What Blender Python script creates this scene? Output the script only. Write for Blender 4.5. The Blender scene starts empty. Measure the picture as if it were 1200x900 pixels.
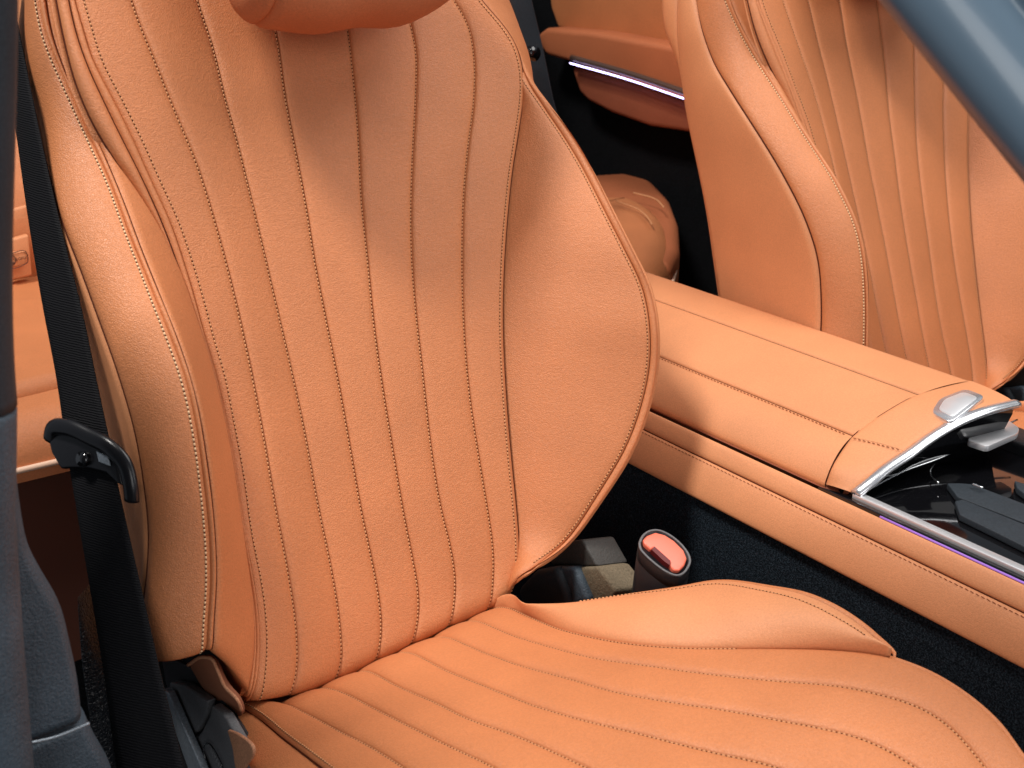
import bpy, bmesh, math, random
from mathutils import Vector as V, Matrix
random.seed(4)
S = bpy.context.scene
COL = S.collection
# ------------------------------------------------------------------ camera
cam = bpy.data.objects.new('camera', bpy.data.cameras.new('camera')); COL.objects.link(cam)
S.camera = cam
cam.data.sensor_width = 36.0; cam.data.lens = 42.0
cam.data.clip_start = .02; cam.data.clip_end = 60
cam.matrix_world = Matrix(((.79915, .22634, -.5569, 0), (-.60114, .30089, -.74034, 0), (0, .92641, .37652, 1.2), (0, 0, 0, 1)))
cam.data.dof.use_dof = True; cam.data.dof.focus_distance = 1.08; cam.data.dof.aperture_fstop = 13
# ------------------------------------------------------------------ light
W = bpy.data.worlds.new('World'); S.world = W; W.use_nodes = True
W.node_tree.nodes['Background'].inputs[0].default_value = (.80, .88, 1, 1)
W.node_tree.nodes['Background'].inputs[1].default_value = .20
def area(name, loc, target, size, power, col=(1, 1, 1), size_y=None):
    l = bpy.data.lights.new(name, 'AREA'); l.energy = power; l.color = col
    l.shape = 'RECTANGLE'; l.size = size; l.size_y = size_y or size
    o = bpy.data.objects.new(name, l); COL.objects.link(o)
    o.location = loc; o.rotation_euler = (V(target) - V(loc)).to_track_quat('-Z', 'Y').to_euler()
    return o
area('hall_spot', (-.50, .92, 3.3), (.5, .7, .7), .45, 78, (1, .96, .91))
area('hall_softbox', (1.6, .1, 3.2), (.8, .5, .7), 1.8, 54, (1, .97, .94))
area('hall_front_light', (2.7, -3.2, 2.3), (.7, .7, .8), 2.4, 48, (1, .98, .96))
area('hall_side_light', (-1.7, -2.3, 1.7), (.3, .8, .7), 1.7, 30, (1, .98, .96))
S.view_settings.view_transform = 'Standard'; S.view_settings.look = 'None'
S.view_settings.exposure = -.07; S.view_settings.gamma = 1
S.render.engine = 'CYCLES'
# ------------------------------------------------------------------ measured outlines, metres
T = {
    'L0': [(0.3049, 1.0529, 1.1230), (0.2953, 1.0494, 1.0969), (0.2878, 1.0429, 1.0640), (0.2870, 1.0335, 1.0165), (0.2891, 1.0264, 0.9780), (0.2898, 1.0149, 0.9435), (0.2888, 0.9989, 0.9063), (0.2859, 0.9753, 0.8524), (0.2854, 0.9560, 0.7883), (0.2800, 0.9323, 0.7261), (0.2765, 0.9112, 0.6700), (0.2752, 0.8957, 0.6270), (0.2749, 0.8829, 0.5887)],
    'L1': [(0.2953, 1.0300, 1.1313), (0.2817, 1.0100, 1.0976), (0.2735, 0.9900, 1.0643), (0.2716, 0.9701, 1.0341), (0.2603, 0.9272, 1.0028), (0.2541, 0.8870, 0.9725), (0.2536, 0.8639, 0.9518), (0.2525, 0.8322, 0.9212), (0.2523, 0.8014, 0.8846), (0.2518, 0.7795, 0.8459), (0.2499, 0.7695, 0.8098), (0.2469, 0.7630, 0.7790), (0.2380, 0.7558, 0.7432), (0.2315, 0.7520, 0.7223), (0.2298, 0.7479, 0.6997), (0.2298, 0.7450, 0.6821)],
    'L2': [(0.2863, 0.9820, 1.1281), (0.2844, 0.9737, 1.1100), (0.2850, 0.9633, 1.0919), (0.2868, 0.9562, 1.0798), (0.2897, 0.9367, 1.0530), (0.2917, 0.9146, 1.0270), (0.2923, 0.8884, 1.0022), (0.2898, 0.8561, 0.9733), (0.2885, 0.8268, 0.9480), (0.2870, 0.7979, 0.9234), (0.2875, 0.7847, 0.9077), (0.2873, 0.7659, 0.8843), (0.2850, 0.7486, 0.8481), (0.2821, 0.7385, 0.8126), (0.2793, 0.7319, 0.7820), (0.2734, 0.7239, 0.7457), (0.2638, 0.7161, 0.7103), (0.2598, 0.7123, 0.6936)],
    'B': [(0.2905, 0.9556, 1.1295), (0.2883, 0.9421, 1.0998), (0.2885, 0.9272, 1.0670), (0.2920, 0.9175, 1.0458), (0.2987, 0.9076, 1.0240), (0.3102, 0.8946, 0.9954), (0.3179, 0.8858, 0.9761), (0.3238, 0.8770, 0.9568), (0.3295, 0.8626, 0.9250), (0.3312, 0.8511, 0.8999), (0.3330, 0.8340, 0.8621), (0.3317, 0.8170, 0.8249), (0.3279, 0.7975, 0.7819), (0.3216, 0.7754, 0.7335), (0.3147, 0.7536, 0.6854), (0.3035, 0.7381, 0.6515), (0.2931, 0.7298, 0.6333)],
    'Cc': [(0.2993, 0.9554, 1.1291), (0.2982, 0.9446, 1.1052), (0.2998, 0.9350, 1.0841), (0.3042, 0.9244, 1.0609), (0.3108, 0.9112, 1.0318), (0.3184, 0.8969, 1.0005), (0.3251, 0.8811, 0.9658), (0.3286, 0.8654, 0.9313), (0.3306, 0.8526, 0.9031), (0.3326, 0.8397, 0.8747), (0.3324, 0.8169, 0.8247), (0.3286, 0.7974, 0.7818), (0.3222, 0.7754, 0.7333), (0.3166, 0.7533, 0.6848), (0.3061, 0.7377, 0.6506), (0.2964, 0.7293, 0.6321)],
    'L4': [(0.3040, 0.9563, 1.1288), (0.3046, 0.9481, 1.1108), (0.3054, 0.9371, 1.0866), (0.3125, 0.9245, 1.0588), (0.3200, 0.9103, 1.0277), (0.3252, 0.8975, 0.9995), (0.3320, 0.8816, 0.9647), (0.3340, 0.8688, 0.9364), (0.3349, 0.8574, 0.9114), (0.3347, 0.8432, 0.8802), (0.3356, 0.8317, 0.8551), (0.3334, 0.8177, 0.8242), (0.3296, 0.7981, 0.7812), (0.3243, 0.7816, 0.7449), (0.3201, 0.7593, 0.6959), (0.3139, 0.7459, 0.6664), (0.3056, 0.7358, 0.6441), (0.2972, 0.7286, 0.6283)],
    'S1': [(0.3505, 0.9632, 1.1263), (0.3562, 0.9432, 1.0823), (0.3625, 0.9238, 1.0397), (0.3682, 0.9074, 1.0037), (0.3703, 0.8888, 0.9628), (0.3707, 0.8762, 0.9353), (0.3700, 0.8588, 0.8970), (0.3677, 0.8377, 0.8506), (0.3638, 0.8165, 0.8039), (0.3577, 0.7899, 0.7456), (0.3540, 0.7690, 0.6996), (0.3468, 0.7474, 0.6521), (0.3400, 0.7376, 0.6305), (0.3306, 0.7315, 0.6171)],
    'S2': [(0.4099, 0.9756, 1.1229), (0.4127, 0.9607, 1.0901), (0.4115, 0.9408, 1.0464), (0.4121, 0.9259, 1.0136), (0.4113, 0.9100, 0.9788), (0.4098, 0.8861, 0.9263), (0.4084, 0.8682, 0.8868), (0.4071, 0.8502, 0.8473), (0.4047, 0.8284, 0.7993), (0.3986, 0.7966, 0.7295), (0.3959, 0.7766, 0.6855), (0.3904, 0.7573, 0.6431), (0.3821, 0.7443, 0.6145), (0.3757, 0.7407, 0.6067)],
    'S3': [(0.4761, 0.9782, 1.1197), (0.4737, 0.9628, 1.0860), (0.4676, 0.9445, 1.0458), (0.4636, 0.9222, 0.9967), (0.4594, 0.9008, 0.9497), (0.4553, 0.8865, 0.9183), (0.4517, 0.8661, 0.8733), (0.4479, 0.8428, 0.8223), (0.4425, 0.8173, 0.7662), (0.4377, 0.7952, 0.7175), (0.4359, 0.7808, 0.6858), (0.4329, 0.7646, 0.6504), (0.4265, 0.7521, 0.6230), (0.4160, 0.7444, 0.6059)],
    'S4': [(0.5456, 0.9768, 1.1167), (0.5442, 0.9663, 1.0935), (0.5383, 0.9504, 1.0588), (0.5259, 0.9241, 1.0009), (0.5141, 0.9037, 0.9561), (0.5055, 0.8830, 0.9105), (0.4944, 0.8575, 0.8544), (0.4863, 0.8316, 0.7975), (0.4806, 0.8090, 0.7479), (0.4761, 0.7904, 0.7071), (0.4736, 0.7749, 0.6729), (0.4695, 0.7595, 0.6391), (0.4611, 0.7502, 0.6187), (0.4523, 0.7452, 0.6076)],
    'S5': [(0.6087, 0.9755, 1.1139), (0.6095, 0.9689, 1.0993), (0.6083, 0.9557, 1.0703), (0.5973, 0.9405, 1.0369), (0.5754, 0.9152, 0.9812), (0.5572, 0.8923, 0.9311), (0.5491, 0.8799, 0.9037), (0.5385, 0.8589, 0.8576), (0.5293, 0.8360, 0.8073), (0.5200, 0.8133, 0.7574), (0.5128, 0.7859, 0.6972), (0.5125, 0.7730, 0.6688), (0.5066, 0.7575, 0.6348), (0.4908, 0.7459, 0.6092)],
    'S6': [(0.6627, 0.9744, 1.1115), (0.6724, 0.9650, 1.0908), (0.6702, 0.9514, 1.0609), (0.6579, 0.9348, 1.0244), (0.6377, 0.9167, 0.9846), (0.6202, 0.8994, 0.9466), (0.6012, 0.8762, 0.8955), (0.5837, 0.8498, 0.8377), (0.5707, 0.8231, 0.7790), (0.5644, 0.8019, 0.7323), (0.5589, 0.7803, 0.6848), (0.5544, 0.7666, 0.6546), (0.5461, 0.7554, 0.6301), (0.5344, 0.7461, 0.6097)],
    'R': [(0.6920, 0.9700, 1.1105), (0.7090, 0.9603, 1.0891), (0.7192, 0.9520, 1.0710), (0.7206, 0.9415, 1.0478), (0.7139, 0.9312, 1.0253), (0.6987, 0.9179, 0.9961), (0.6782, 0.9016, 0.9603), (0.6618, 0.8864, 0.9269), (0.6450, 0.8694, 0.8895), (0.6232, 0.8429, 0.8313), (0.6069, 0.8160, 0.7722), (0.5939, 0.7895, 0.7138), (0.5867, 0.7735, 0.6787), (0.5795, 0.7600, 0.6490), (0.5724, 0.7519, 0.6311), (0.5612, 0.7460, 0.6183)],
    'R3': [(0.7218, 0.9362, 1.0402), (0.7281, 0.9173, 1.0233), (0.7336, 0.8844, 0.9947), (0.7342, 0.8553, 0.9692), (0.7308, 0.8132, 0.9311), (0.7318, 0.7807, 0.8949), (0.7349, 0.7642, 0.8714), (0.7302, 0.7455, 0.8361), (0.7243, 0.7371, 0.8031), (0.7101, 0.7310, 0.7662), (0.6874, 0.7271, 0.7281), (0.6542, 0.7301, 0.6870), (0.6180, 0.7344, 0.6501), (0.5617, 0.7303, 0.6410)],
    'A': [(0.2907, 0.9819, 1.1279), (0.2881, 0.9701, 1.1037), (0.2890, 0.9579, 1.0826), (0.2907, 0.9449, 1.0641), (0.2944, 0.9299, 1.0438), (0.2956, 0.9083, 1.0211), (0.2954, 0.8793, 0.9937), (0.2929, 0.8438, 0.9626), (0.2911, 0.8087, 0.9326), (0.2910, 0.7800, 0.9018), (0.2899, 0.7584, 0.8698), (0.2868, 0.7423, 0.8300), (0.2836, 0.7330, 0.7870), (0.2771, 0.7237, 0.7445), (0.2691, 0.7171, 0.7149), (0.2634, 0.7120, 0.6923)],
    'C0': [(0.2896, 0.7640, 0.6088), (0.2955, 0.7484, 0.6098), (0.2949, 0.6695, 0.6293), (0.2939, 0.6141, 0.6434), (0.2920, 0.3700, 0.6820), (0.2900, 0.2400, 0.6450), (0.2800, 0.2000, 0.5800), (0.2750, 0.1700, 0.5000)],
    'C1': [(0.3206, 0.7223, 0.6158), (0.3248, 0.6813, 0.6263), (0.3270, 0.6412, 0.6365), (0.3303, 0.6060, 0.6455), (0.3313, 0.5687, 0.6542), (0.3282, 0.3700, 0.6820), (0.3250, 0.2400, 0.6450), (0.3150, 0.2000, 0.5800), (0.3100, 0.1700, 0.5000)],
    'C2': [(0.3577, 0.7212, 0.6161), (0.3607, 0.7027, 0.6208), (0.3631, 0.6538, 0.6333), (0.3652, 0.6050, 0.6457), (0.3688, 0.5556, 0.6572), (0.3723, 0.5233, 0.6646), (0.3721, 0.3700, 0.6820), (0.3720, 0.2400, 0.6450), (0.3650, 0.2000, 0.5800), (0.3600, 0.1700, 0.5000)],
    'C3': [(0.3949, 0.7218, 0.6159), (0.3947, 0.6721, 0.6286), (0.3982, 0.6216, 0.6415), (0.3995, 0.5790, 0.6518), (0.4068, 0.5409, 0.6606), (0.4104, 0.5073, 0.6683), (0.4142, 0.4790, 0.6732), (0.4221, 0.3700, 0.6820), (0.4300, 0.2400, 0.6450), (0.4300, 0.2000, 0.5800), (0.4250, 0.1700, 0.5000)],
    'C4': [(0.4349, 0.7268, 0.6146), (0.4349, 0.6601, 0.6317), (0.4383, 0.6073, 0.6451), (0.4425, 0.5604, 0.6561), (0.4512, 0.5174, 0.6660), (0.4664, 0.4756, 0.6737), (0.4774, 0.4462, 0.6781), (0.4888, 0.4189, 0.6820), (0.5047, 0.3966, 0.6820), (0.5150, 0.2400, 0.6450), (0.4900, 0.2000, 0.5800), (0.4750, 0.1700, 0.5000)],
    'C5': [(0.4716, 0.7277, 0.6144), (0.4735, 0.6676, 0.6297), (0.4771, 0.6155, 0.6431), (0.4858, 0.5741, 0.6530), (0.4926, 0.5337, 0.6622), (0.5133, 0.4824, 0.6726), (0.5330, 0.4471, 0.6779), (0.5452, 0.4199, 0.6820), (0.5619, 0.3972, 0.6820), (0.5755, 0.3728, 0.6820), (0.5799, 0.3426, 0.6810), (0.5750, 0.2400, 0.6450), (0.5500, 0.2000, 0.5800), (0.5300, 0.1700, 0.5000)],
    'C6': [(0.5083, 0.7343, 0.6127), (0.5082, 0.6756, 0.6277), (0.5137, 0.6226, 0.6412), (0.5210, 0.5823, 0.6511), (0.5394, 0.5382, 0.6612), (0.5475, 0.5168, 0.6661), (0.5678, 0.4790, 0.6731), (0.5902, 0.4461, 0.6781), (0.6088, 0.4206, 0.6819), (0.6228, 0.3977, 0.6820), (0.6337, 0.3705, 0.6820), (0.6313, 0.3460, 0.6814), (0.6207, 0.3172, 0.6774), (0.6000, 0.2400, 0.6450), (0.5850, 0.2000, 0.5800), (0.5700, 0.1700, 0.5000)],
    'C7': [(0.5446, 0.7341, 0.6128), (0.5422, 0.6879, 0.6246), (0.5410, 0.6406, 0.6366), (0.5432, 0.6258, 0.6404), (0.5529, 0.5852, 0.6504), (0.5740, 0.5432, 0.6601), (0.6141, 0.4933, 0.6710), (0.6498, 0.4527, 0.6771), (0.6663, 0.4229, 0.6816), (0.6723, 0.3979, 0.6820), (0.6706, 0.3618, 0.6820), (0.6643, 0.3349, 0.6799), (0.6510, 0.3071, 0.6760), (0.6350, 0.2400, 0.6450), (0.6100, 0.2000, 0.5800), (0.6000, 0.1700, 0.5000)],
    'C8': [(0.5486, 0.7421, 0.6107), (0.5486, 0.6960, 0.6265), (0.5653, 0.6700, 0.6351), (0.6000, 0.6375, 0.6494), (0.6270, 0.5978, 0.6675), (0.6450, 0.5835, 0.6728), (0.6570, 0.5335, 0.6883), (0.6639, 0.4969, 0.6955), (0.6694, 0.4681, 0.6928), (0.6727, 0.4484, 0.6867), (0.6656, 0.4211, 0.6828)],
    'Cm': [(0.2897, 0.7769, 0.5959), (0.2805, 0.7333, 0.6010), (0.2675, 0.6699, 0.6172), (0.2600, 0.4500, 0.6400), (0.2500, 0.3000, 0.6400), (0.2500, 0.2400, 0.6100), (0.2600, 0.1800, 0.5000)],
    'G': [(0.7894, 0.8098, 0.7130), (0.7971, 0.7744, 0.7130), (0.7967, 0.6966, 0.7130), (0.7998, 0.6300, 0.7130), (0.8026, 0.5998, 0.7130)],
    'M': [(0.8530, 0.8662, 0.7450), (0.8533, 0.8340, 0.7450), (0.8488, 0.7682, 0.7450), (0.8446, 0.7074, 0.7450), (0.8408, 0.6513, 0.7450), (0.8399, 0.6041, 0.7450)],
    'F': [(0.9501, 0.9698, 0.7660), (0.9498, 0.9338, 0.7660), (0.9472, 0.8422, 0.7660), (0.9381, 0.7547, 0.7660), (0.9325, 0.6769, 0.7660), (0.9298, 0.6024, 0.7650)],
    'E': [(0.9893, 1.0263, 0.7670), (1.0087, 0.9939, 0.7670), (1.0138, 0.9513, 0.7670), (1.0076, 0.8556, 0.7670), (1.0101, 0.7841, 0.7670), (1.0074, 0.7250, 0.7670), (1.0015, 0.6602, 0.7670), (0.9961, 0.5921, 0.7670)],
    'Q': [(0.7979, 0.5942, 0.7150), (0.8028, 0.5948, 0.7260), (0.8217, 0.6008, 0.7360), (0.8399, 0.6041, 0.7450), (0.8634, 0.6044, 0.7530), (0.8843, 0.5997, 0.7620), (0.9191, 0.5955, 0.7700), (0.9482, 0.5911, 0.7720), (0.9823, 0.5839, 0.7730)],
    'W': [(0.7985, 0.5678, 0.7180), (0.8111, 0.5625, 0.7280), (0.8269, 0.5595, 0.7370), (0.8508, 0.5544, 0.7470), (0.8751, 0.5527, 0.7550), (0.9077, 0.5469, 0.7650), (0.9395, 0.5400, 0.7700), (0.9780, 0.5333, 0.7700)],
    'V': [(0.8000, 0.5626, 0.7180), (0.8000, 0.5243, 0.7176), (0.8000, 0.4639, 0.7177), (0.8000, 0.4035, 0.7179)],
    'panel_top': [(0.7860, 0.8057, 0.7068), (0.7860, 0.6832, 0.7113), (0.7880, 0.5797, 0.7164), (0.7920, 0.5325, 0.7134), (0.7920, 0.4618, 0.7143), (0.7920, 0.3979, 0.7136)],
    'panel_seam': [(0.7780, 0.8067, 0.6971), (0.7780, 0.7538, 0.6978), (0.7780, 0.6778, 0.6988), (0.7780, 0.5955, 0.6951), (0.7780, 0.5169, 0.6963), (0.7780, 0.4353, 0.6950), (0.7780, 0.3861, 0.6953)],
    'panel_bot': [(0.7600, 0.8134, 0.6621), (0.7600, 0.6792, 0.6632), (0.7600, 0.5277, 0.6644), (0.7600, 0.4180, 0.6622), (0.7600, 0.3690, 0.6607)],
    'btn': [(0.9004, 0.5654, 0.7680), (0.9230, 0.5730, 0.7680), (0.9544, 0.5672, 0.7680), (0.9528, 0.5456, 0.7680), (0.9324, 0.5437, 0.7680), (0.8964, 0.5422, 0.7680)],
    'lever': [(0.9279, 0.5429, 0.7380), (0.9610, 0.5486, 0.7380), (0.9996, 0.5465, 0.7380), (0.9908, 0.5287, 0.7380), (0.9790, 0.5232, 0.7380), (0.9298, 0.5232, 0.7380)],
    'trayline': [(0.8075, 0.5611, 0.7180), (0.8644, 0.5608, 0.7220), (0.9235, 0.5524, 0.7270), (0.9440, 0.5523, 0.7300), (1.0213, 0.5487, 0.7350)],
    'beltL': [(0.2766, 1.0563, 1.1629), (0.2630, 1.0153, 1.0887), (0.2527, 0.9756, 1.0353), (0.2453, 0.9501, 1.0008), (0.2358, 0.9144, 0.9564), (0.2279, 0.8813, 0.9195), (0.2211, 0.8480, 0.8705), (0.2151, 0.8277, 0.8350)],
    'beltR': [(0.2771, 1.0292, 1.1637), (0.2689, 0.9850, 1.0910), (0.2592, 0.9392, 1.0398), (0.2543, 0.9123, 1.0062), (0.2482, 0.8748, 0.9632), (0.2445, 0.8451, 0.9258), (0.2393, 0.8146, 0.8769), (0.2358, 0.7928, 0.8421)],
    'belt2L': [(0.2131, 0.8196, 0.8215), (0.2082, 0.7991, 0.7899), (0.2003, 0.7653, 0.7383), (0.1920, 0.7325, 0.6880), (0.1828, 0.7018, 0.6406), (0.1776, 0.6812, 0.6110)],
    'belt2R': [(0.2334, 0.7840, 0.8293), (0.2299, 0.7629, 0.7984), (0.2257, 0.7312, 0.7458), (0.2210, 0.6982, 0.6953), (0.2167, 0.6642, 0.6487), (0.2127, 0.6449, 0.6181)],
    'SL': [(0.2996, 1.0850, 1.1213), (0.2930, 1.0800, 1.0959), (0.2957, 1.0800, 1.0720), (0.2966, 1.0750, 1.0498), (0.3190, 1.0635, 1.0165), (0.3211, 1.0564, 0.9780), (0.3218, 1.0449, 0.9435), (0.3208, 1.0289, 0.9063), (0.3179, 1.0053, 0.8524), (0.3174, 0.9860, 0.7883), (0.3120, 0.9623, 0.7261), (0.3085, 0.9412, 0.6700), (0.3072, 0.9257, 0.6270), (0.3069, 0.9129, 0.5887)],
    'SR': [(0.7861, 1.0600, 1.1076), (0.8008, 1.0600, 1.0810), (0.8101, 1.0600, 1.0513), (0.8184, 1.0600, 1.0144), (0.6931, 1.0473, 1.0233), (0.6986, 1.0144, 0.9947), (0.6992, 0.9853, 0.9692), (0.6958, 0.9432, 0.9311), (0.6968, 0.9107, 0.8949), (0.6999, 0.8942, 0.8714), (0.6952, 0.8755, 0.8361), (0.6893, 0.8671, 0.8031), (0.6751, 0.8610, 0.7662), (0.6524, 0.8571, 0.7281), (0.6192, 0.8601, 0.6870), (0.5830, 0.8644, 0.6501), (0.5267, 0.8603, 0.6410)],
    'shield': [(0.2760, 0.8796, 0.5962), (0.2760, 0.8126, 0.6185), (0.2760, 0.7674, 0.6307), (0.2760, 0.7339, 0.6244), (0.2760, 0.7010, 0.6158), (0.2760, 0.6800, 0.5967), (0.2760, 0.8412, 0.4872), (0.2760, 0.8555, 0.5256), (0.2760, 0.8765, 0.5670)],
    'shield_a': [(0.2700, 0.8351, 0.5938), (0.2700, 0.7979, 0.6130), (0.2700, 0.7499, 0.6261), (0.2700, 0.7571, 0.6089), (0.2700, 0.7786, 0.5815), (0.2700, 0.8044, 0.5540), (0.2700, 0.8187, 0.5606), (0.2700, 0.8326, 0.5763)],
    'shield_b': [(0.2700, 0.7968, 0.5563), (0.2700, 0.7711, 0.5845), (0.2700, 0.7498, 0.6126), (0.2700, 0.7417, 0.6271), (0.2700, 0.7189, 0.6324), (0.2700, 0.6859, 0.6208), (0.2700, 0.6733, 0.6043), (0.2700, 0.7703, 0.5384)],
    'anchor': [(0.2620, 0.8300, 0.5935), (0.2620, 0.8159, 0.5985), (0.2620, 0.7556, 0.5584), (0.2620, 0.7514, 0.5554), (0.2620, 0.7858, 0.5320), (0.2620, 0.8099, 0.5612)],
    'emblem': [(0.2685, 0.7606, 0.5795), (0.2685, 0.7489, 0.5878), (0.2685, 0.7268, 0.5802), (0.2685, 0.7297, 0.5667), (0.2685, 0.7466, 0.5553), (0.2685, 0.7644, 0.5703)],
    'flap2': [(0.2620, 0.6942, 0.6377), (0.2620, 0.6721, 0.6471), (0.2620, 0.6480, 0.6508), (0.2620, 0.6545, 0.6377), (0.2620, 0.6652, 0.6254), (0.2620, 0.6730, 0.6140), (0.2620, 0.6863, 0.6050), (0.2620, 0.6876, 0.6274)],
    'flap': [(0.2680, 0.7763, 0.6458), (0.2720, 0.7499, 0.6660), (0.2740, 0.7380, 0.6695), (0.2750, 0.7313, 0.6614), (0.2770, 0.7275, 0.6505), (0.2800, 0.7125, 0.6457), (0.2830, 0.7138, 0.6342), (0.2830, 0.7527, 0.6088), (0.2800, 0.7710, 0.6122), (0.2750, 0.7794, 0.6257)],
    'grain': [(0.1979, 0.8000, 0.7217), (0.2018, 0.8000, 0.6752), (0.2063, 0.8000, 0.6501), (0.2077, 0.8000, 0.6097), (0.2068, 0.8000, 0.5606), (0.1966, 0.8000, 0.5658), (0.1929, 0.8000, 0.6086), (0.1937, 0.8000, 0.6633)],
    'pil_edge': [(0.1880, 0.6600, 1.1765), (0.1840, 0.6600, 1.1520), (0.1764, 0.6600, 1.1187), (0.1655, 0.6600, 1.0668), (0.1546, 0.6600, 1.0077), (0.1492, 0.6600, 0.9543), (0.1471, 0.6600, 0.9131), (0.1445, 0.6600, 0.8702), (0.1451, 0.6600, 0.8415), (0.1509, 0.6600, 0.8196), (0.1572, 0.6600, 0.7986), (0.1594, 0.6600, 0.7700), (0.1604, 0.6600, 0.7377), (0.1593, 0.6600, 0.7173)],
    'pil_low': [(0.1234, 0.6600, 0.7186), (0.1592, 0.6600, 0.7167), (0.1647, 0.6600, 0.6960), (0.1718, 0.6600, 0.6685), (0.1743, 0.6600, 0.6281), (0.1163, 0.6600, 0.6596)],
    'pil_seam': [(0.1217, 0.6550, 0.7239), (0.1353, 0.6550, 0.7213), (0.1581, 0.6550, 0.7216)],
    'pil_mid': [(0.1715, 0.6400, 1.1774), (0.1679, 0.6400, 1.1540), (0.1382, 0.6400, 0.9633), (0.1357, 0.6400, 0.9237), (0.1321, 0.6400, 0.8827), (0.1268, 0.6400, 0.8293), (0.1221, 0.6400, 0.7726), (0.1172, 0.6400, 0.7128), (0.1137, 0.6400, 0.6755)],
    'wp_low': [(0.4324, 0.3372, 1.1745), (0.4376, 0.3262, 1.1606), (0.4489, 0.3056, 1.1368), (0.4605, 0.2854, 1.1143), (0.4695, 0.2677, 1.0928), (0.4802, 0.2462, 1.0663)],
    'wp_mid': [(0.4239, 0.3066, 1.1817), (0.4289, 0.2965, 1.1692), (0.4378, 0.2804, 1.1505), (0.4489, 0.2617, 1.1303), (0.4601, 0.2430, 1.1101)],
    'wp_gr': [(0.4253, 0.2974, 1.1788), (0.4308, 0.2854, 1.1634), (0.4390, 0.2714, 1.1480), (0.4451, 0.2602, 1.1351), (0.4578, 0.2385, 1.1111)],
    'door_up': [(1.6000, 2.0233, 1.1053), (1.6000, 1.4801, 1.1213), (1.6000, 1.4625, 0.9409), (1.6000, 1.6095, 0.9478), (1.6000, 1.8474, 0.9493), (1.6000, 1.9731, 0.9541), (1.6000, 1.9962, 0.9911)],
    'door_arm': [(1.6000, 1.9701, 0.9460), (1.6000, 1.9430, 0.9598), (1.6000, 1.7975, 0.9630), (1.6000, 1.6102, 0.9568), (1.6000, 1.5038, 0.9515), (1.6000, 1.4955, 0.8610), (1.6000, 1.6038, 0.8722), (1.6000, 1.7446, 0.8912), (1.6000, 1.8454, 0.9005), (1.6000, 1.9416, 0.9079), (1.6000, 1.9669, 0.9260)],
    'door_strip': [(1.5380, 1.8553, 0.9008), (1.5380, 1.6879, 0.8881), (1.5380, 1.5342, 0.8709), (1.5380, 1.4363, 0.8599)],
    'door_low': [(1.5700, 1.8937, 0.8879), (1.5700, 1.7107, 0.8750), (1.5700, 1.5460, 0.8560), (1.5700, 1.4658, 0.8484), (1.5700, 1.4613, 0.7999), (1.5700, 1.5420, 0.8062), (1.5700, 1.6589, 0.8021), (1.5700, 1.7688, 0.8131), (1.5700, 1.8387, 0.8274), (1.5700, 1.8656, 0.8409)],
    'far_trim': [(1.0786, 1.4500, 1.1337), (1.1184, 1.4500, 1.1328), (1.1299, 1.4500, 1.0618), (1.1516, 1.4500, 0.9936), (1.1727, 1.4500, 0.9161), (1.1905, 1.4500, 0.8687), (1.1565, 1.4500, 0.8723), (1.1194, 1.4500, 0.9649), (1.0970, 1.4500, 1.0395)],
    'far_hole': [(1.1164, 1.4400, 0.9883)],
    'hinge_a': [(0.6150, 0.8120, 0.5673), (0.6150, 0.7835, 0.6024), (0.6150, 0.7513, 0.6224), (0.6150, 0.7357, 0.6052), (0.6150, 0.7276, 0.5815), (0.6150, 0.7631, 0.5631), (0.6150, 0.8007, 0.5475)],
    'hinge_b': [(0.6220, 0.7623, 0.6137), (0.6220, 0.7472, 0.6209), (0.6220, 0.7324, 0.6280), (0.6220, 0.7096, 0.6019), (0.6220, 0.7311, 0.5844), (0.6220, 0.7466, 0.5972)],
    'hinge_c': [(0.6300, 0.7468, 0.6174), (0.6300, 0.7083, 0.6366), (0.6300, 0.6820, 0.6244), (0.6300, 0.6882, 0.6088), (0.6300, 0.7185, 0.5878), (0.6300, 0.7313, 0.6018)],
    'hinge_d': [(0.6350, 0.7863, 0.6062), (0.6350, 0.7535, 0.6409), (0.6350, 0.7364, 0.6505), (0.6350, 0.7139, 0.6321), (0.6350, 0.7527, 0.6136), (0.6350, 0.7783, 0.6015)],
    'buckle': [(0.6304, 0.6567, 0.6848), (0.6385, 0.6613, 0.6875), (0.6486, 0.6625, 0.6887), (0.6559, 0.6604, 0.6880), (0.6625, 0.6532, 0.6848), (0.6657, 0.6456, 0.6812), (0.6670, 0.6371, 0.6770), (0.6660, 0.6295, 0.6732), (0.6633, 0.6245, 0.6705), (0.6559, 0.6199, 0.6678), (0.6462, 0.6172, 0.6659), (0.6408, 0.6178, 0.6659), (0.6360, 0.6224, 0.6679), (0.6299, 0.6352, 0.6740), (0.6275, 0.6457, 0.6791), (0.6272, 0.6520, 0.6822)],
    'bbtn': [(0.6358, 0.6571, 0.6853), (0.6423, 0.6589, 0.6865), (0.6520, 0.6584, 0.6868), (0.6584, 0.6531, 0.6845), (0.6623, 0.6452, 0.6808), (0.6639, 0.6348, 0.6757), (0.6609, 0.6273, 0.6718), (0.6540, 0.6233, 0.6694), (0.6462, 0.6214, 0.6680), (0.6419, 0.6233, 0.6687), (0.6410, 0.6288, 0.6714), (0.6440, 0.6310, 0.6727), (0.6400, 0.6474, 0.6807), (0.6361, 0.6465, 0.6800), (0.6344, 0.6533, 0.6833)],
    'bslot': [(0.6356, 0.6458, 0.6796), (0.6400, 0.6474, 0.6807), (0.6440, 0.6310, 0.6727), (0.6404, 0.6282, 0.6711), (0.6384, 0.6325, 0.6731)],
    'iso_flap': [(0.3997, 1.6550, 0.7743), (0.4249, 1.6550, 0.7774), (0.4210, 1.6550, 0.7202), (0.3866, 1.6550, 0.7181)],
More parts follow.
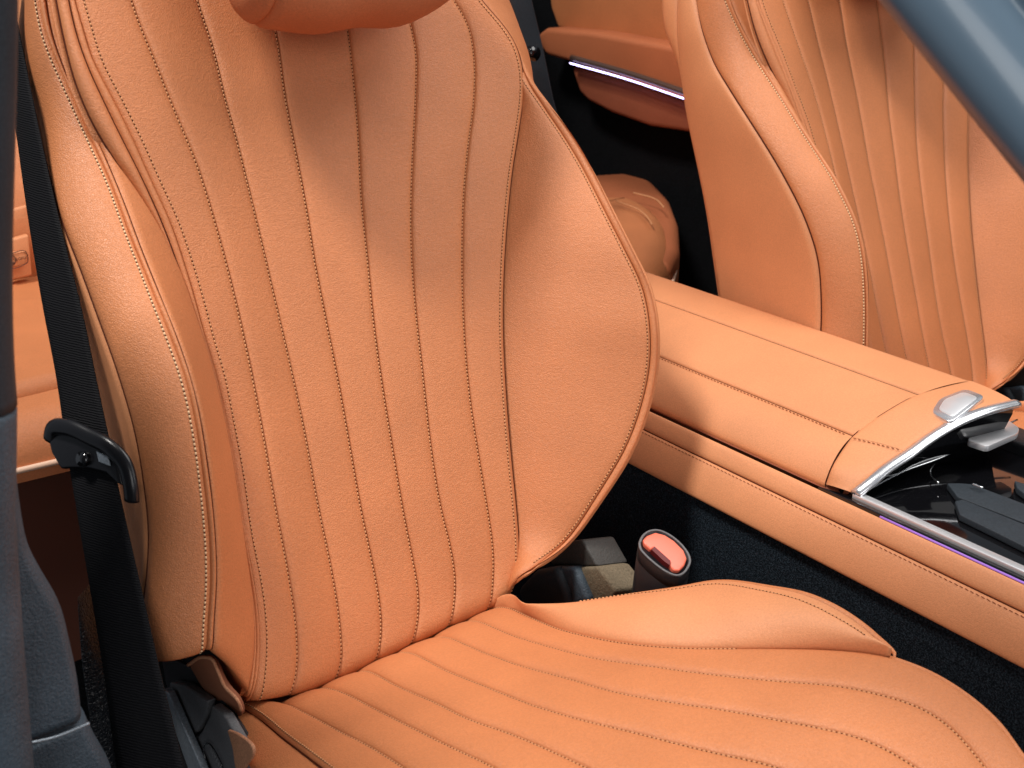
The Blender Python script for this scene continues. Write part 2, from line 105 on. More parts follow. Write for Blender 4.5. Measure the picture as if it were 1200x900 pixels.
    'iso_top': [(0.4124, 1.6720, 0.8113), (0.4342, 1.6720, 0.8140), (0.4296, 1.6720, 0.7754), (0.4053, 1.6720, 0.7721)],
    'iso_tag': [(0.3924, 1.6450, 0.7589), (0.4146, 1.6450, 0.7587), (0.4169, 1.6450, 0.7511), (0.4144, 1.6450, 0.7420), (0.4084, 1.6450, 0.7394), (0.3881, 1.6450, 0.7383)],
    'rlip': [(0.2731, 1.2385, 0.7000), (0.2962, 1.1988, 0.7000)],
    'rearseam': [(0.9101, 0.9403, 0.7660), (0.9401, 0.9450, 0.7660), (0.9696, 0.9469, 0.7660), (0.9903, 0.9436, 0.7660)],
    'rlobe': [(1.4376, 1.6486, 0.7000), (1.5086, 1.6216, 0.7000), (1.4815, 1.5308, 0.7000), (1.4180, 1.4301, 0.7000), (1.3335, 1.3330, 0.7000), (1.2385, 1.2500, 0.7000), (1.1696, 1.2015, 0.7000)],
    'rbol': [(1.5397, 1.8459, 0.6900), (1.5972, 1.8336, 0.6900), (1.6572, 1.8094, 0.6900), (1.6540, 1.7295, 0.6900), (1.5720, 1.5932, 0.6900), (1.4644, 1.4603, 0.6900), (1.3471, 1.3364, 0.6900), (1.2664, 1.2726, 0.6900), (1.1740, 1.3421, 0.6900)],
    'quilt_a': [(1.3988, 1.5528, 0.7030), (1.3924, 1.4946, 0.7030), (1.3668, 1.4390, 0.7030), (1.3384, 1.3962, 0.7030)],
    'quilt_b': [(1.4736, 1.5902, 0.7010), (1.4745, 1.5390, 0.7010), (1.4415, 1.4757, 0.7010)],
    'deck_slab': [(0.8781, 0.5257, 0.7200), (0.8872, 0.5189, 0.7200), (0.8942, 0.5115, 0.7200), (0.8970, 0.4631, 0.7200), (0.9005, 0.4189, 0.7200), (0.8694, 0.4013, 0.7200), (0.8665, 0.4444, 0.7200), (0.8625, 0.5048, 0.7200)],
    'deck_slab2': [(0.8538, 0.5014, 0.7200), (0.8619, 0.4993, 0.7200), (0.8638, 0.4428, 0.7200), (0.8629, 0.3977, 0.7200), (0.8317, 0.3800, 0.7200), (0.8302, 0.4223, 0.7200), (0.8326, 0.4465, 0.7200), (0.8357, 0.4843, 0.7200)],
    'deck_slab3': [(0.9305, 0.4926, 0.7200), (0.9395, 0.4409, 0.7200), (0.9203, 0.4301, 0.7200), (0.9145, 0.4737, 0.7200), (0.9186, 0.4828, 0.7200)],
    'deck_arc': [(0.9040, 0.5560, 0.7200), (0.8887, 0.5498, 0.7200), (0.8766, 0.5395, 0.7200), (0.8721, 0.5302, 0.7200)],
    'deck_glint': [(0.8867, 0.5073, 0.7240), (0.8872, 0.4967, 0.7240)],
}

T = {k: [V(p) for p in v] for k, v in T.items()}
# ------------------------------------------------------------------ materials
def mat(name, col, rough=.5, metal=0, spec=.5, coat=0, emit=None, es=1):
    m = bpy.data.materials.new(name); m.use_nodes = True
    b = m.node_tree.nodes['Principled BSDF']
    b.inputs['Base Color'].default_value = (*col, 1); b.inputs['Roughness'].default_value = rough
    b.inputs['Metallic'].default_value = metal; b.inputs['Specular IOR Level'].default_value = spec
    b.inputs['Coat Weight'].default_value = coat; b.inputs['Coat Roughness'].default_value = .03
    if emit: b.inputs['Emission Color'].default_value = (*emit, 1); b.inputs['Emission Strength'].default_value = es
    return m
def node(m, t, **k):
    n = m.node_tree.nodes.new(t)
    for a, v in k.items():
        if a in n.inputs: n.inputs[a].default_value = v
        else: setattr(n, a, v)
    return n
def lk(m, a, b): m.node_tree.links.new(a, b)
def grain(m, scale=700, strength=.25, dist=.0006, var=.08, kind='leather', stretch=(1, 1, 1), wrinkle=.5):
    """fine relief and slight tone variation in object space (metres)"""
    b = m.node_tree.nodes['Principled BSDF']
    tc = node(m, 'ShaderNodeTexCoord'); mp = node(m, 'ShaderNodeMapping'); mp.inputs['Scale'].default_value = stretch
    lk(m, tc.outputs['Object'], mp.inputs['Vector'])
    n1 = node(m, 'ShaderNodeTexNoise', Scale=scale * .55, Detail=3.0, Roughness=.6); lk(m, mp.outputs[0], n1.inputs['Vector'])
    n3 = node(m, 'ShaderNodeTexNoise', Scale=scale * .022, Detail=3.0); lk(m, tc.outputs['Object'], n3.inputs['Vector'])
    if kind == 'leather':
        # distort the lookup slightly so that the pebbles run together
        vo = node(m, 'ShaderNodeTexVoronoi', feature='DISTANCE_TO_EDGE', Scale=scale)
        mx = node(m, 'ShaderNodeMixRGB', Fac=.0015); lk(m, mp.outputs[0], mx.inputs[1]); lk(m, n1.outputs['Color'], mx.inputs[2])
        lk(m, mx.outputs[0], vo.inputs['Vector'])
        pw = node(m, 'ShaderNodeMath', operation='MINIMUM'); lk(m, vo.outputs['Distance'], pw.inputs[0]); pw.inputs[1].default_value = .20
        sc = node(m, 'ShaderNodeMath', operation='MULTIPLY'); lk(m, pw.outputs[0], sc.inputs[0]); sc.inputs[1].default_value = 2.2
        ad = node(m, 'ShaderNodeMath', operation='ADD'); lk(m, sc.outputs[0], ad.inputs[0]); lk(m, n1.outputs['Fac'], ad.inputs[1])
        w = node(m, 'ShaderNodeTexNoise', Scale=90.0, Detail=4.0, Roughness=.65, Distortion=1.2); 
        mw = node(m, 'ShaderNodeMapping'); mw.inputs['Scale'].default_value = (1, 2.2, 2.6)
        lk(m, tc.outputs['Object'], mw.inputs['Vector']); lk(m, mw.outputs[0], w.inputs['Vector'])
        ws = node(m, 'ShaderNodeMath', operation='MULTIPLY'); lk(m, w.outputs['Fac'], ws.inputs[0]); ws.inputs[1].default_value = wrinkle
        a2 = node(m, 'ShaderNodeMath', operation='ADD'); lk(m, ad.outputs[0], a2.inputs[0]); lk(m, ws.outputs[0], a2.inputs[1])
        h = a2.outputs[0]
    else: h = n1.outputs['Fac']
    bp = node(m, 'ShaderNodeBump', Strength=strength, Distance=dist); lk(m, h, bp.inputs['Height']); lk(m, bp.outputs[0], b.inputs['Normal'])
    c = b.inputs['Base Color'].default_value[:3]
    r = node(m, 'ShaderNodeMapRange'); r.inputs['To Min'].default_value = 1 - var; r.inputs['To Max'].default_value = 1 + var
    r.inputs['From Min'].default_value = .3; r.inputs['From Max'].default_value = .7
    lk(m, n3.outputs['Fac'], r.inputs['Value'])
    vm = node(m, 'ShaderNodeVectorMath', operation='SCALE'); vm.inputs[0].default_value = c; lk(m, r.outputs[0], vm.inputs['Scale'])
    if kind == 'leather' or kind == 'fine':
        nf = node(m, 'ShaderNodeTexNoise', Scale=scale * .9, Detail=2.0); lk(m, tc.outputs['Object'], nf.inputs['Vector'])
        rf = node(m, 'ShaderNodeMapRange'); rf.inputs['From Min'].default_value = .3; rf.inputs['From Max'].default_value = .7
        a_ = .07 if kind == 'leather' else .22
        rf.inputs['To Min'].default_value = 1 - a_; rf.inputs['To Max'].default_value = 1 + a_
        lk(m, nf.outputs['Fac'], rf.inputs['Value']); v2 = node(m, 'ShaderNodeVectorMath', operation='SCALE')
        lk(m, vm.outputs[0], v2.inputs[0]); lk(m, rf.outputs[0], v2.inputs['Scale']); vm = v2
    lk(m, vm.outputs[0], b.inputs['Base Color'])
    return m
M = {}
M['leather'] = grain(mat('tan_leather', (.575, .204, .077), .48, spec=.5), 600, .62, .0006, .06, wrinkle=.8)
M['leather_smooth'] = grain(mat('tan_leather_smooth', (.67, .275, .122), .5, spec=.42), 760, .4, .0005, .04, wrinkle=.4)
M['nubuck'] = grain(mat('headrest_leather', (.52, .175, .075), .62, spec=.35), 520, .5, .0006, .07)
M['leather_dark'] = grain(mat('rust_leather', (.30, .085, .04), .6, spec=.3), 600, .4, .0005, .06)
M['trim_brown'] = mat('trim_brown', (.12, .075, .06), .3, metal=.3)
M['piping'] = mat('pale_piping', (.85, .58, .42), .5)
M['plinth'] = mat('dark_brown_vinyl', (.08, .025, .014), .65, spec=.3)  # bench leather with the shade under its lip put into the colour
M['flap_inner'] = mat('hide_back', (.26, .10, .055), .85, spec=.15)
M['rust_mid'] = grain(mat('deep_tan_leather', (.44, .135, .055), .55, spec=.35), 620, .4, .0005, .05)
M['seam'] = mat('seam_thread', (.085, .02, .01), .8, spec=.1)  # dark cord colour standing in for shade in seams and fold grooves
M['thread'] = mat('tan_thread', (.62, .30, .14), .6, spec=.3)
M['thread_light'] = mat('cream_thread', (.84, .55, .32), .6, spec=.3)
M['thread_dark'] = mat('thread_brown', (.30, .10, .04), .7, spec=.2)
M['hole'] = mat('needle_hole', (.055, .014, .006), .8, spec=.1)
M['felt'] = grain(mat('tan_felt', (.48, .23, .13), .9, spec=.1), 900, .6, .0008, .15, 'fine')
M['webbing'] = mat('black_webbing', (.006, .006, .0075), .75, spec=.15)
M['black'] = grain(mat('black_plastic', (.013, .014, .017), .42), 1200, .2, .0003, .05, 'fine')
M['black_gloss'] = mat('black_gloss', (.004, .004, .005), .06, spec=.5, coat=.5)
M['black_satin'] = mat('black_satin_plastic', (.007, .007, .009), .28, spec=.5)
M['grey_plastic'] = grain(mat('dark_grey_plastic', (.12, .12, .125), .55), 900, .8, .0004, .08, 'fine')
M['grained'] = grain(mat('grained_black_vinyl', (.014, .017, .022), .28, spec=.6), 330, .9, .0016, .05)
M['slate'] = grain(mat('slate_trim', (.054, .076, .098), .56, spec=.4), 900, .9, .0012, .25, 'fine')
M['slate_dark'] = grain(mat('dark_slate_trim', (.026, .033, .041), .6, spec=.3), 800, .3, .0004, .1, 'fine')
M['paint'] = grain(mat('satin_blue_grey', (.13, .195, .26), .28, spec=.6, coat=.3), 300, .05, .0003, .05, 'none')
M['steel'] = grain(mat('grey_steel', (.30, .34, .38), .4, metal=.5), 700, .3, .0003, .1, 'fine')
M['chrome'] = mat('chrome', (.86, .87, .89), .16, metal=1)
M['satin_chrome'] = mat('satin_chrome', (.88, .89, .92), .24, metal=.85)
M['pad'] = mat('bright_satin_metal', (.88, .88, .90), .28, metal=.6)
M['red'] = mat('coral_button', (.85, .17, .10), .35, spec=.5)
M['dark_red'] = mat('slot_red', (.12, .005, .005), .5)
M['led'] = mat('violet_light', (.5, .4, .9), .4, emit=(.62, .55, 1), es=5)
M['led_dim'] = mat('violet_light_dim', (.3, .15, .5), .4, emit=(.45, .2, .9), es=.35)
M['ink'] = mat('brown_ink', (.10, .035, .02), .7)
M['mark'] = mat('grey_mark', (.22, .23, .24), .6)
M['hinge_grey'] = grain(mat('hinge_grey_plastic', (.045, .042, .038), .6), 900, .8, .0008, .1, 'fine')
M['speckled'] = grain(mat('speckled_felt', (.16, .125, .08), .85, spec=.3), 700, 1.0, .0014, .35, 'fine')
# webbing weave
m = M['webbing']; tc = node(m, 'ShaderNodeTexCoord')
wv = node(m, 'ShaderNodeTexWave', bands_direction='Z', Scale=190.0, Distortion=1.5, Detail=1.0); lk(m, tc.outputs['Object'], wv.inputs['Vector'])
wn = node(m, 'ShaderNodeTexNoise', Scale=500.0); lk(m, tc.outputs['Object'], wn.inputs['Vector'])
wa = node(m, 'ShaderNodeMath', operation='ADD'); lk(m, wv.outputs['Fac'], wa.inputs[0]); lk(m, wn.outputs['Fac'], wa.inputs[1])
wb = node(m, 'ShaderNodeBump', Strength=.7, Distance=.0006); lk(m, wa.outputs[0], wb.inputs['Height']); lk(m, wb.outputs[0], m.node_tree.nodes['Principled BSDF'].inputs['Normal'])
# carpet
def carpet(name, c1, c2):
    m = mat(name, c1, .95, spec=.1); b = m.node_tree.nodes['Principled BSDF']
    tc = node(m, 'ShaderNodeTexCoord'); n = node(m, 'ShaderNodeTexNoise', Scale=620.0, Detail=3.0, Roughness=.75); lk(m, tc.outputs['Object'], n.inputs['Vector'])
    r = node(m, 'ShaderNodeValToRGB'); lk(m, n.outputs['Fac'], r.inputs[0])
    e = r.color_ramp.elements; e[0].position = .44; e[0].color = (*c1, 1); e[1].position = .80; e[1].color = (*c2, 1)
    lk(m, r.outputs[0], b.inputs['Base Color'])
    bp = node(m, 'ShaderNodeBump', Strength=1.0, Distance=.003); lk(m, n.outputs['Fac'], bp.inputs['Height']); lk(m, bp.outputs[0], b.inputs['Normal'])
    return m
M['carpet'] = carpet('navy_carpet', (.006, .010, .015), (.06, .09, .12))
M['carpet_black'] = carpet('black_carpet', (.004, .004, .005), (.02, .022, .025))
# ------------------------------------------------------------------ mesh helpers
def obj(name, verts, faces, m, parent=None, smooth=True, kind=None):
    off = parent.matrix_world.translation if parent else V((0, 0, 0))
    if parent:
        off = V((0, 0, 0)); p = parent
        while p: off = off + p.location; p = p.parent
    me = bpy.data.meshes.new(name)
    me.from_pydata([tuple(V(v) - off) for v in verts], [], faces); me.validate()
    bm = bmesh.new(); bm.from_mesh(me); bmesh.ops.remove_doubles(bm, verts=bm.verts, dist=1e-6); bmesh.ops.recalc_face_normals(bm, faces=bm.faces); bm.to_mesh(me); bm.free()
    me.materials.append(M[m] if isinstance(m, str) else m)
    if smooth: me.polygons.foreach_set('use_smooth', [True] * len(me.polygons))
    o = bpy.data.objects.new(name, me); COL.objects.link(o)
    if parent: o.parent = parent
    if kind: o['kind'] = kind
    return o
def thing(name, label, cat, loc, group=None):
    o = bpy.data.objects.new(name, None); COL.objects.link(o); o.location = loc
    o.empty_display_size = .1; o['label'] = label; o['category'] = cat
    if group: o['group'] = group
    return o
def catmull(P, n, smooth=0):
    P = [V(p) for p in P]
    if len(P) == 2:
        fine = [P[0].lerp(P[1], i / 40) for i in range(41)]
    else:
        Q = [P[0] * 2 - P[1]] + P + [P[-1] * 2 - P[-2]]; fine = []
        for i in range(1, len(Q) - 2):
            a, b, c, d = Q[i - 1:i + 3]
            # centripetal-ish: damp tangents by segment length
            l0, l1, l2 = (b - a).length + 1e-9, (c - b).length + 1e-9, (d - c).length + 1e-9
            t1 = ((b - a) / l0 * l1 + (c - b) / l1 * l0) / (l0 + l1) * l1
            t2 = ((c - b) / l1 * l2 + (d - c) / l2 * l1) / (l1 + l2) * l1
            for k in range(10):
                u = k / 10; fine.append(b * (2*u**3 - 3*u*u + 1) + t1 * (u**3 - 2*u*u + u) + c * (-2*u**3 + 3*u*u) + t2 * (u**3 - u*u))
        fine.append(P[-1])
    L = [0]
    for a, b in zip(fine, fine[1:]): L.append(L[-1] + (b - a).length)
    out = []; j = 0
    for i in range(n):
        s = L[-1] * i / (n - 1)
        while j < len(L) - 2 and L[j + 1] < s: j += 1
        out.append(fine[j].lerp(fine[j + 1], min(1, (s - L[j]) / max(1e-9, L[j + 1] - L[j]))))
    for _ in range(smooth):
        out = [out[0]] + [(out[i - 1] + out[i] * 2 + out[i + 1]) / 4 for i in range(1, n - 1)] + [out[-1]]
    return out
def dist_s(w, m):
    """positions across a strip, dense near both edges"""
    return [(1 - math.cos(math.pi * i / m)) / 2 for i in range(m + 1)]
class Strip:
    def __init__(s, A, B, n=120, m=14, puff=.003, r=.007, bulge=0, ref=(0, -.91, .41), smooth=6, flatA=False, flatB=False):
        s.A = catmull(A, n, smooth); s.B = catmull(B, n, smooth); s.n = n; s.m = m
        s.puff, s.r, s.bulge, s.ref, s.fa, s.fb = puff, r, bulge, V(ref), flatA, flatB
        s.N = []; s.bt = None; s.sA = s.sB = .004; s.t0 = 0
        for i in range(n):
            t = (s.A[min(n-1, i+1)] - s.A[max(0, i-1)]) + (s.B[min(n-1, i+1)] - s.B[max(0, i-1)])
            c = s.B[i] - s.A[i]
            nn = c.cross(t)
            if nn.length < 1e-9: nn = s.ref.copy()
            nn.normalize()
            if nn.dot(s.ref) < 0: nn = -nn
            s.N.append(nn)
        for _ in range(10): s.N = [s.N[0]] + [(s.N[i-1] + s.N[i] * 2 + s.N[i+1]).normalized() for i in range(1, n-1)] + [s.N[-1]]
    def at(s, t, x):
        f = t * (s.n - 1); i = min(s.n - 2, int(f)); f -= i
        a = s.A[i].lerp(s.A[i+1], f); b = s.B[i].lerp(s.B[i+1], f); N = s.N[i].lerp(s.N[i+1], f)
        w = (b - a).length; da = x * w; db = (1 - x) * w
        e = 9 if s.fa else da
        e = min(e, 9 if s.fb else db); r = min(s.r, w * .5 + 1e-6)
        q = min(1, e / r); h = s.puff * (min(1, t / s.t0) if s.t0 else 1) * min(1, w / (2 * s.r) + .15) * math.sqrt(max(0, 1 - (1 - q) ** 2))
        bu = s.bulge if s.bt is None else s.bt + (s.bulge - s.bt) * min(1, max(0, (t - .22) / .3))
        if x == 0 and not s.fa: h -= min(s.sA, w * .4)
        if x == 1 and not s.fb: h -= min(s.sB, w * .4)
        return a.lerp(b, x) + N * (h + bu * 4 * x * (1 - x))
    def width(s, t):
        i = int(t * (s.n - 1)); return (s.A[i] - s.B[i]).length
    def build(s, name, m, parent, xs=None):
        xs = xs or dist_s(0, s.m); vs = []; fs = []; k = len(xs)
        for i in range(s.n):
            for x in xs: vs.append(s.at(i / (s.n - 1), x))
        for i in range(s.n - 1):
            for j in range(k - 1): fs.append((i*k+j, i*k+j+1, (i+1)*k+j+1, (i+1)*k+j))
        return obj(name, vs, fs, m, parent)
class Bag:
    """collects small prisms into one mesh (stitches)"""
    def __init__(s): s.v = []; s.f = []
    def seg(s, p, q, r, n):
        t = (q - p).normalized(); u = t.cross(n).normalized(); w = u.cross(t)
        b = len(s.v)
        for (c, k) in ((p, .45), (p.lerp(q, .2), 1), (p.lerp(q, .8), 1), (q, .45)):
            for a in range(5):
                th = 2 * math.pi * a / 5; s.v.append(c + (u * math.cos(th) + w * math.sin(th) * .8) * r * k)
        for j in range(3):
            for a in range(5): s.f.append((b+j*5+a, b+j*5+(a+1) % 5, b+j*5+5+(a+1) % 5, b+j*5+5+a))
        s.f.append(tuple(b + a for a in range(5))); s.f.append(tuple(b + 15 + a for a in range(5)))
    def along(s, P, N, pitch=.0033, ln=.0021, r=.0007, lift=.00025, slant=.16, holes=None):
        L = [0]
        for a, b in zip(P, P[1:]): L.append(L[-1] + (b - a).length)
        def ev(d):
            lo = 0; hi = len(L) - 1
            while hi - lo > 1:
                md = (lo + hi) // 2
                if L[md] > d: hi = md
                else: lo = md
            f = (d - L[lo]) / max(1e-9, L[hi] - L[lo]); return P[lo].lerp(P[hi], f), N[lo].lerp(N[hi], f)
        d = pitch
        while d < L[-1] - pitch:
            a, n = ev(d); b, _ = ev(d + ln * random.uniform(.92, 1.06)); n = n.normalized()
            side = (b - a).cross(n) * slant
            s.seg(a + n * lift - side * .5, b + n * lift + side * .5, r, n)
            if holes is not None:
                e1, _ = ev(d + ln * 1.02); e2, _ = ev(min(L[-1], d + pitch - .00005)); holes.seg(e1 + n * .0001, e2 + n * .0001, r * .78, n)
            d += pitch
    def build(s, name, m, parent): return obj(name, s.v, s.f, m, parent, kind='stuff')
def strip_line(S_, edge, d, t0=0, t1=1, n=260, lift=.0002):
    P = []; N = []
    for i in range(n):
        t = t0 + (t1 - t0) * i / (n - 1); w = max(S_.width(t), 1e-5); x = min(.5, d / w)
        if edge == 'B': x = 1 - x
        P.append(S_.at(t, x)); f = t * (S_.n - 1); N.append(S_.N[min(S_.n - 1, int(f))])
    return P, [a for a in N]
def tube(name, P, r, m, parent, n=None, seg=8, taper=None, ref=(0, 0, 1), flat=1, closed=False):
    P = catmull(P, n or max(8, len(P) * 5)); v = []; f = []
    for i, p in enumerate(P):
        t = (P[min(len(P)-1, i+1)] - P[max(0, i-1)]).normalized(); u = t.cross(V(ref)).normalized(); w = u.cross(t)
        rr = r * (taper(i / (len(P) - 1)) if taper else 1)
        for a in range(seg):
            th = 2 * math.pi * a / seg; v.append(p + u * math.cos(th) * rr + w * math.sin(th) * rr * flat)
    for i in range(len(P) - 1):
        for a in range(seg): f.append((i*seg+a, i*seg+(a+1) % seg, (i+1)*seg+(a+1) % seg, (i+1)*seg+a))
    f.append(tuple(range(seg))); f.append(tuple(range(len(v) - seg, len(v))))
    return obj(name, v, f, m, parent)
def plate(name, P, d, m, parent, bev=.002, segs=3, kind=None, smooth_outline=0):
    """outline P (3-D, roughly planar) given thickness d (vector) with rounded edges"""
    P = [V(p) for p in P]
    if smooth_outline:
        Q = catmull(P + [P[0]], smooth_outline + 1, 2)[:-1]; P = Q
    d = V(d); bm = bmesh.new()
    a = [bm.verts.new(p) for p in P]; b = [bm.verts.new(p + d) for p in P]
    bm.faces.new(a); bm.faces.new(b[::-1])
    for i in range(len(P)): bm.faces.new((a[i], b[i], b[(i+1) % len(P)], a[(i+1) % len(P)]))
    bmesh.ops.recalc_face_normals(bm, faces=bm.faces)
    if bev:
        ed = [e for e in bm.edges if e.calc_face_angle(0) > .5]
        bmesh.ops.bevel(bm, geom=ed, offset=bev, segments=segs, affect='EDGES', profile=.5, clamp_overlap=True)
    me = bpy.data.meshes.new(name)
    off = V((0, 0, 0)); p = parent
    while p: off = off + p.location; p = p.parent
    for v in bm.verts: v.co -= off
    bmesh.ops.triangulate(bm, faces=[f for f in bm.faces if len(f.verts) > 4])
    bm.to_mesh(me); bm.free(); me.materials.append(M[m])
    me.polygons.foreach_set('use_smooth', [True] * len(me.polygons))
    try: me.set_sharp_from_angle(angle=math.radians(38))
    except Exception: pass
    o = bpy.data.objects.new(name, me); COL.objects.link(o)
    if parent: o.parent = parent
    if kind: o['kind'] = kind
    return o
def rounded(P, r, k=5):
    out = []; n = len(P)
    for i in range(n):
        a, b, c = P[i-1], P[i], P[(i+1) % n]; rr = min(r, (a-b).length * .45, (c-b).length * .45)
        s_ = b + (a - b).normalized() * rr; e_ = b + (c - b).normalized() * rr
        for j in range(k + 1):
            u = j / k; out.append(s_ * (1-u)**2 + b * 2*u*(1-u) + e_ * u*u)
    return out
def box(name, c, h, m, parent=None, bev=.004, kind=None):
    c = V(c); P = [c + V((sx * h[0], sy * h[1], -h[2])) for sx, sy in ((-1, -1), (1, -1), (1, 1), (-1, 1))]
    return plate(name, P, (0, 0, 2 * h[2]), m, parent, bev, kind=kind)
def text(name, body, size, loc, xa, ya, m, parent, depth=.0003):
    cu = bpy.data.curves.new(name, 'FONT'); cu.body = body; cu.size = size; cu.extrude = depth
    cu.resolution_u = 3
    tmp = bpy.data.objects.new(name, cu); COL.objects.link(tmp)
    dg = bpy.context.evaluated_depsgraph_get(); me = bpy.data.meshes.new_from_object(tmp.evaluated_get(dg))
    bpy.data.objects.remove(tmp)
    xa = V(xa).normalized(); za = xa.cross(V(ya)).normalized(); ya = za.cross(xa)
    off = V((0, 0, 0)); p = parent
    while p: off = off + p.location; p = p.parent
    for v in me.vertices:
        c = v.co.copy(); v.co = V(loc) + xa * c.x + ya * c.y + za * c.z - off
    me.materials.clear(); me.materials.append(M[m])
    o = bpy.data.objects.new(name, me); COL.objects.link(o); o.parent = parent
    return o
def add(P, *d): return [V(p) + V(d) for p in P]
# ------------------------------------------------------------------ the cabin shell
box('floor', (.9, .8, .17), (1.6, 2.3, .03), 'carpet_black', bev=0, kind='structure')
rw = box('rear_bulkhead', (1.0, 2.35, .75), (1.5, .03, .6), 'carpet_black', bev=0, kind='structure')
#
fd = thing('far_door', 'far rear door with padded tan armrest and glowing violet light strip', 'car door', (1.66, 1.0, .2))
box('door_base', (1.668, .9, .72), (.03, 1.6, .52), 'carpet_black', fd, bev=.01)
plate('upper_panel', T['door_up'], (.04, 0, 0), 'leather', fd, .008)
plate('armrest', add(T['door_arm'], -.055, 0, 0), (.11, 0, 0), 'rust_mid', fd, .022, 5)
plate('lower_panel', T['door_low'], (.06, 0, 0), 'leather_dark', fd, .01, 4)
st = T['door_strip']
tube('trim_strip', add(st, .004, 0, .010), .006, 'trim_brown', fd)
tube('light_strip', st, .0014, 'led', fd)
ft = thing('belt_tower', 'dark grey trim post with a round hole beside the far door', 'trim post', (1.12, 1.46, .3))
plate('post', T['far_trim'], (0, .03, 0), 'slate_dark', ft, .006)
h = T['far_hole'][0]
tube('hole_plug', [h, h + V((0, -.012, 0))], .011, 'black_gloss', ft, seg=16)
# ------------------------------------------------------------------ rear bench
rb = thing('rear_bench', 'tan leather rear bench seen in slivers behind the front seat', 'rear seat', (.9, 1.5, .3))
lobe = [V((p.x, p.y, .70)) for p in T['rlobe']][::-1]
fy_ = 1.20
base = [V((.10, 1.22, .70)), V((.10, 1.72, .70))]
out = [V((.10, 1.735, 0)), V((.10, 1.22, 0)), V((.9, 1.175, 0))] + [V((p.x, p.y, 0)) for p in lobe] + [V((1.46, 1.735, 0))]
def cushion(name, out, z0, z1, m, parent, r=.04, steps=6, crown=.0):
    n = 160; P = []
    per = out + [out[0]]; L = [0]
    for a, b in zip(per, per[1:]): L.append(L[-1] + (b - a).length)
    j = 0
    for i in range(n):
        s = L[-1] * i / n
        while L[j+1] < s: j += 1
        P.append(per[j].lerp(per[j+1], (s - L[j]) / (L[j+1] - L[j])))
    for _ in range(3): P = [(P[i-1] + P[i] * 2 + P[(i+1) % n]) / 4 for i in range(n)]
    c = sum(P, V((0, 0, 0))) / n; v = []; f = []; rings = []
    def ring(ins, z):
        R = []
        for i in range(n):
            t = (P[(i+1) % n] - P[i-1]).normalized(); nn = V((-t.y, t.x, 0))
            if nn.dot(c - P[i]) < 0: nn = -nn
            R.append(V((P[i].x + nn.x * ins, P[i].y + nn.y * ins, z)))
        return R
    rings.append(ring(0, z0)); 
    for k in range(steps + 1):
        a = math.pi / 2 * k / steps; rings.append(ring(r * (1 - math.cos(a)), z1 - r + r * math.sin(a)))
    R = rings[-1]
    for k in (.75, .5, .25, .02): rings.append([c + (p - c) * k + V((0, 0, (p.z - c.z) * (1 - k) + crown * (1 - k * k))) for p in R])
    for R in rings: v += R
    for j in range(len(rings) - 1):
        for i in range(n): f.append((j*n+i, j*n+(i+1) % n, (j+1)*n+(i+1) % n, (j+1)*n+i))
    return obj(name, v, f, m, parent), P
cs, CP = cushion('seat_cushion', out, .63, .694, 'leather', rb, .05, crown=.010)
oc = sum(out, V((0, 0, 0))) / len(out)
def inset(P, d): return [p + (oc - p).normalized() * d for p in P]
cushion('seat_plinth', inset(out, .07), .38, .635, 'plinth', rb, .01)  # dark colour paints in the shadow under the cushion lip
box('heel_board', (.8, 1.30, .34), (.70, .02, .12), 'carpet_black', rb, .004)
top = [V((p.x, p.y, .645)) for p in CP] + [V((CP[0].x, CP[0].y, .645))]
cc = sum(CP, V((0, 0, 0))) / len(CP)
tube('piping', [p + (p - V((cc.x, cc.y, p.z))).normalized() * .003 for p in top[::2]], .0035, 'piping', rb, n=240)
for k, (sx, sy) in enumerate(((.86, .8), (.72, .62))):
    pass
# raised centre of the right-hand place and of the left-hand place
o2 = [V((.22, 1.70, 0)), V((.22, 1.33, 0)), V((.27, 1.28, 0)), V((.66, 1.30, 0)), V((.75, 1.42, 0)), V((.78, 1.70, 0))]
cushion('seat_insert', o2, .68, .711, 'leather', rb, .02, crown=.003)
cushion('side_bolster', [V((p.x, p.y, 0)) for p in T['rbol']], .50, .679, 'rust_mid', rb, .02, crown=.0)
for k in ('quilt_a', 'quilt_b'): tube('quilt_seam', T[k], .0014, 'thread', rb, n=24)
# backrest
bs = Strip([V((.10, 1.95, 1.30)), V((.10, 1.80, 1.0)), V((.10, 1.69, .74)), V((.10, 1.73, .67))], [V((1.34, 1.95, 1.30)), V((1.34, 1.80, 1.0)), V((1.34, 1.69, .74)), V((1.34, 1.73, .67))], 40, 20, .02, .04, 0)
bs.build('backrest', 'leather', rb)
# child-seat anchor flap, its moulded tag and lettering
plate('anchor_flap', T['iso_flap'], (0, .012, 0), 'leather_smooth', rb, .003)
plate('upper_flap', T['iso_top'], (0, .012, 0), 'leather_smooth', rb, .004)
tg = plate('anchor_tag', T['iso_tag'], (0, .008, 0), 'leather_smooth', rb, .002)
tp = T['iso_tag']
tube('tag_outline', add([p.lerp(sum(tp, V((0, 0, 0))) / len(tp), .06) for p in tp] + [tp[0].lerp(sum(tp, V((0, 0, 0))) / len(tp), .06)], 0, -.001, 0), .0006, 'ink', rb, n=60, seg=5)
text('lettering', 'ISOFIX', .0056, (.3985, 1.6430, .7475), (1, 0, .04), (0, 0, 1), 'ink', rb)
c0 = V((.3945, 1.6435, .7495))
tube('tag_symbol', [c0 + V((math.cos(a * .5236) * .0055, 0, math.sin(a * .5236) * .0065)) for a in range(13)], .0006, 'ink', rb, n=40, seg=5)
tube('tag_figure', [c0 + V((-.004, 0, .001)), c0 + V((-.002, 0, -.003)), c0 + V((.003, 0, -.004))], .0012, 'ink', rb, seg=5)
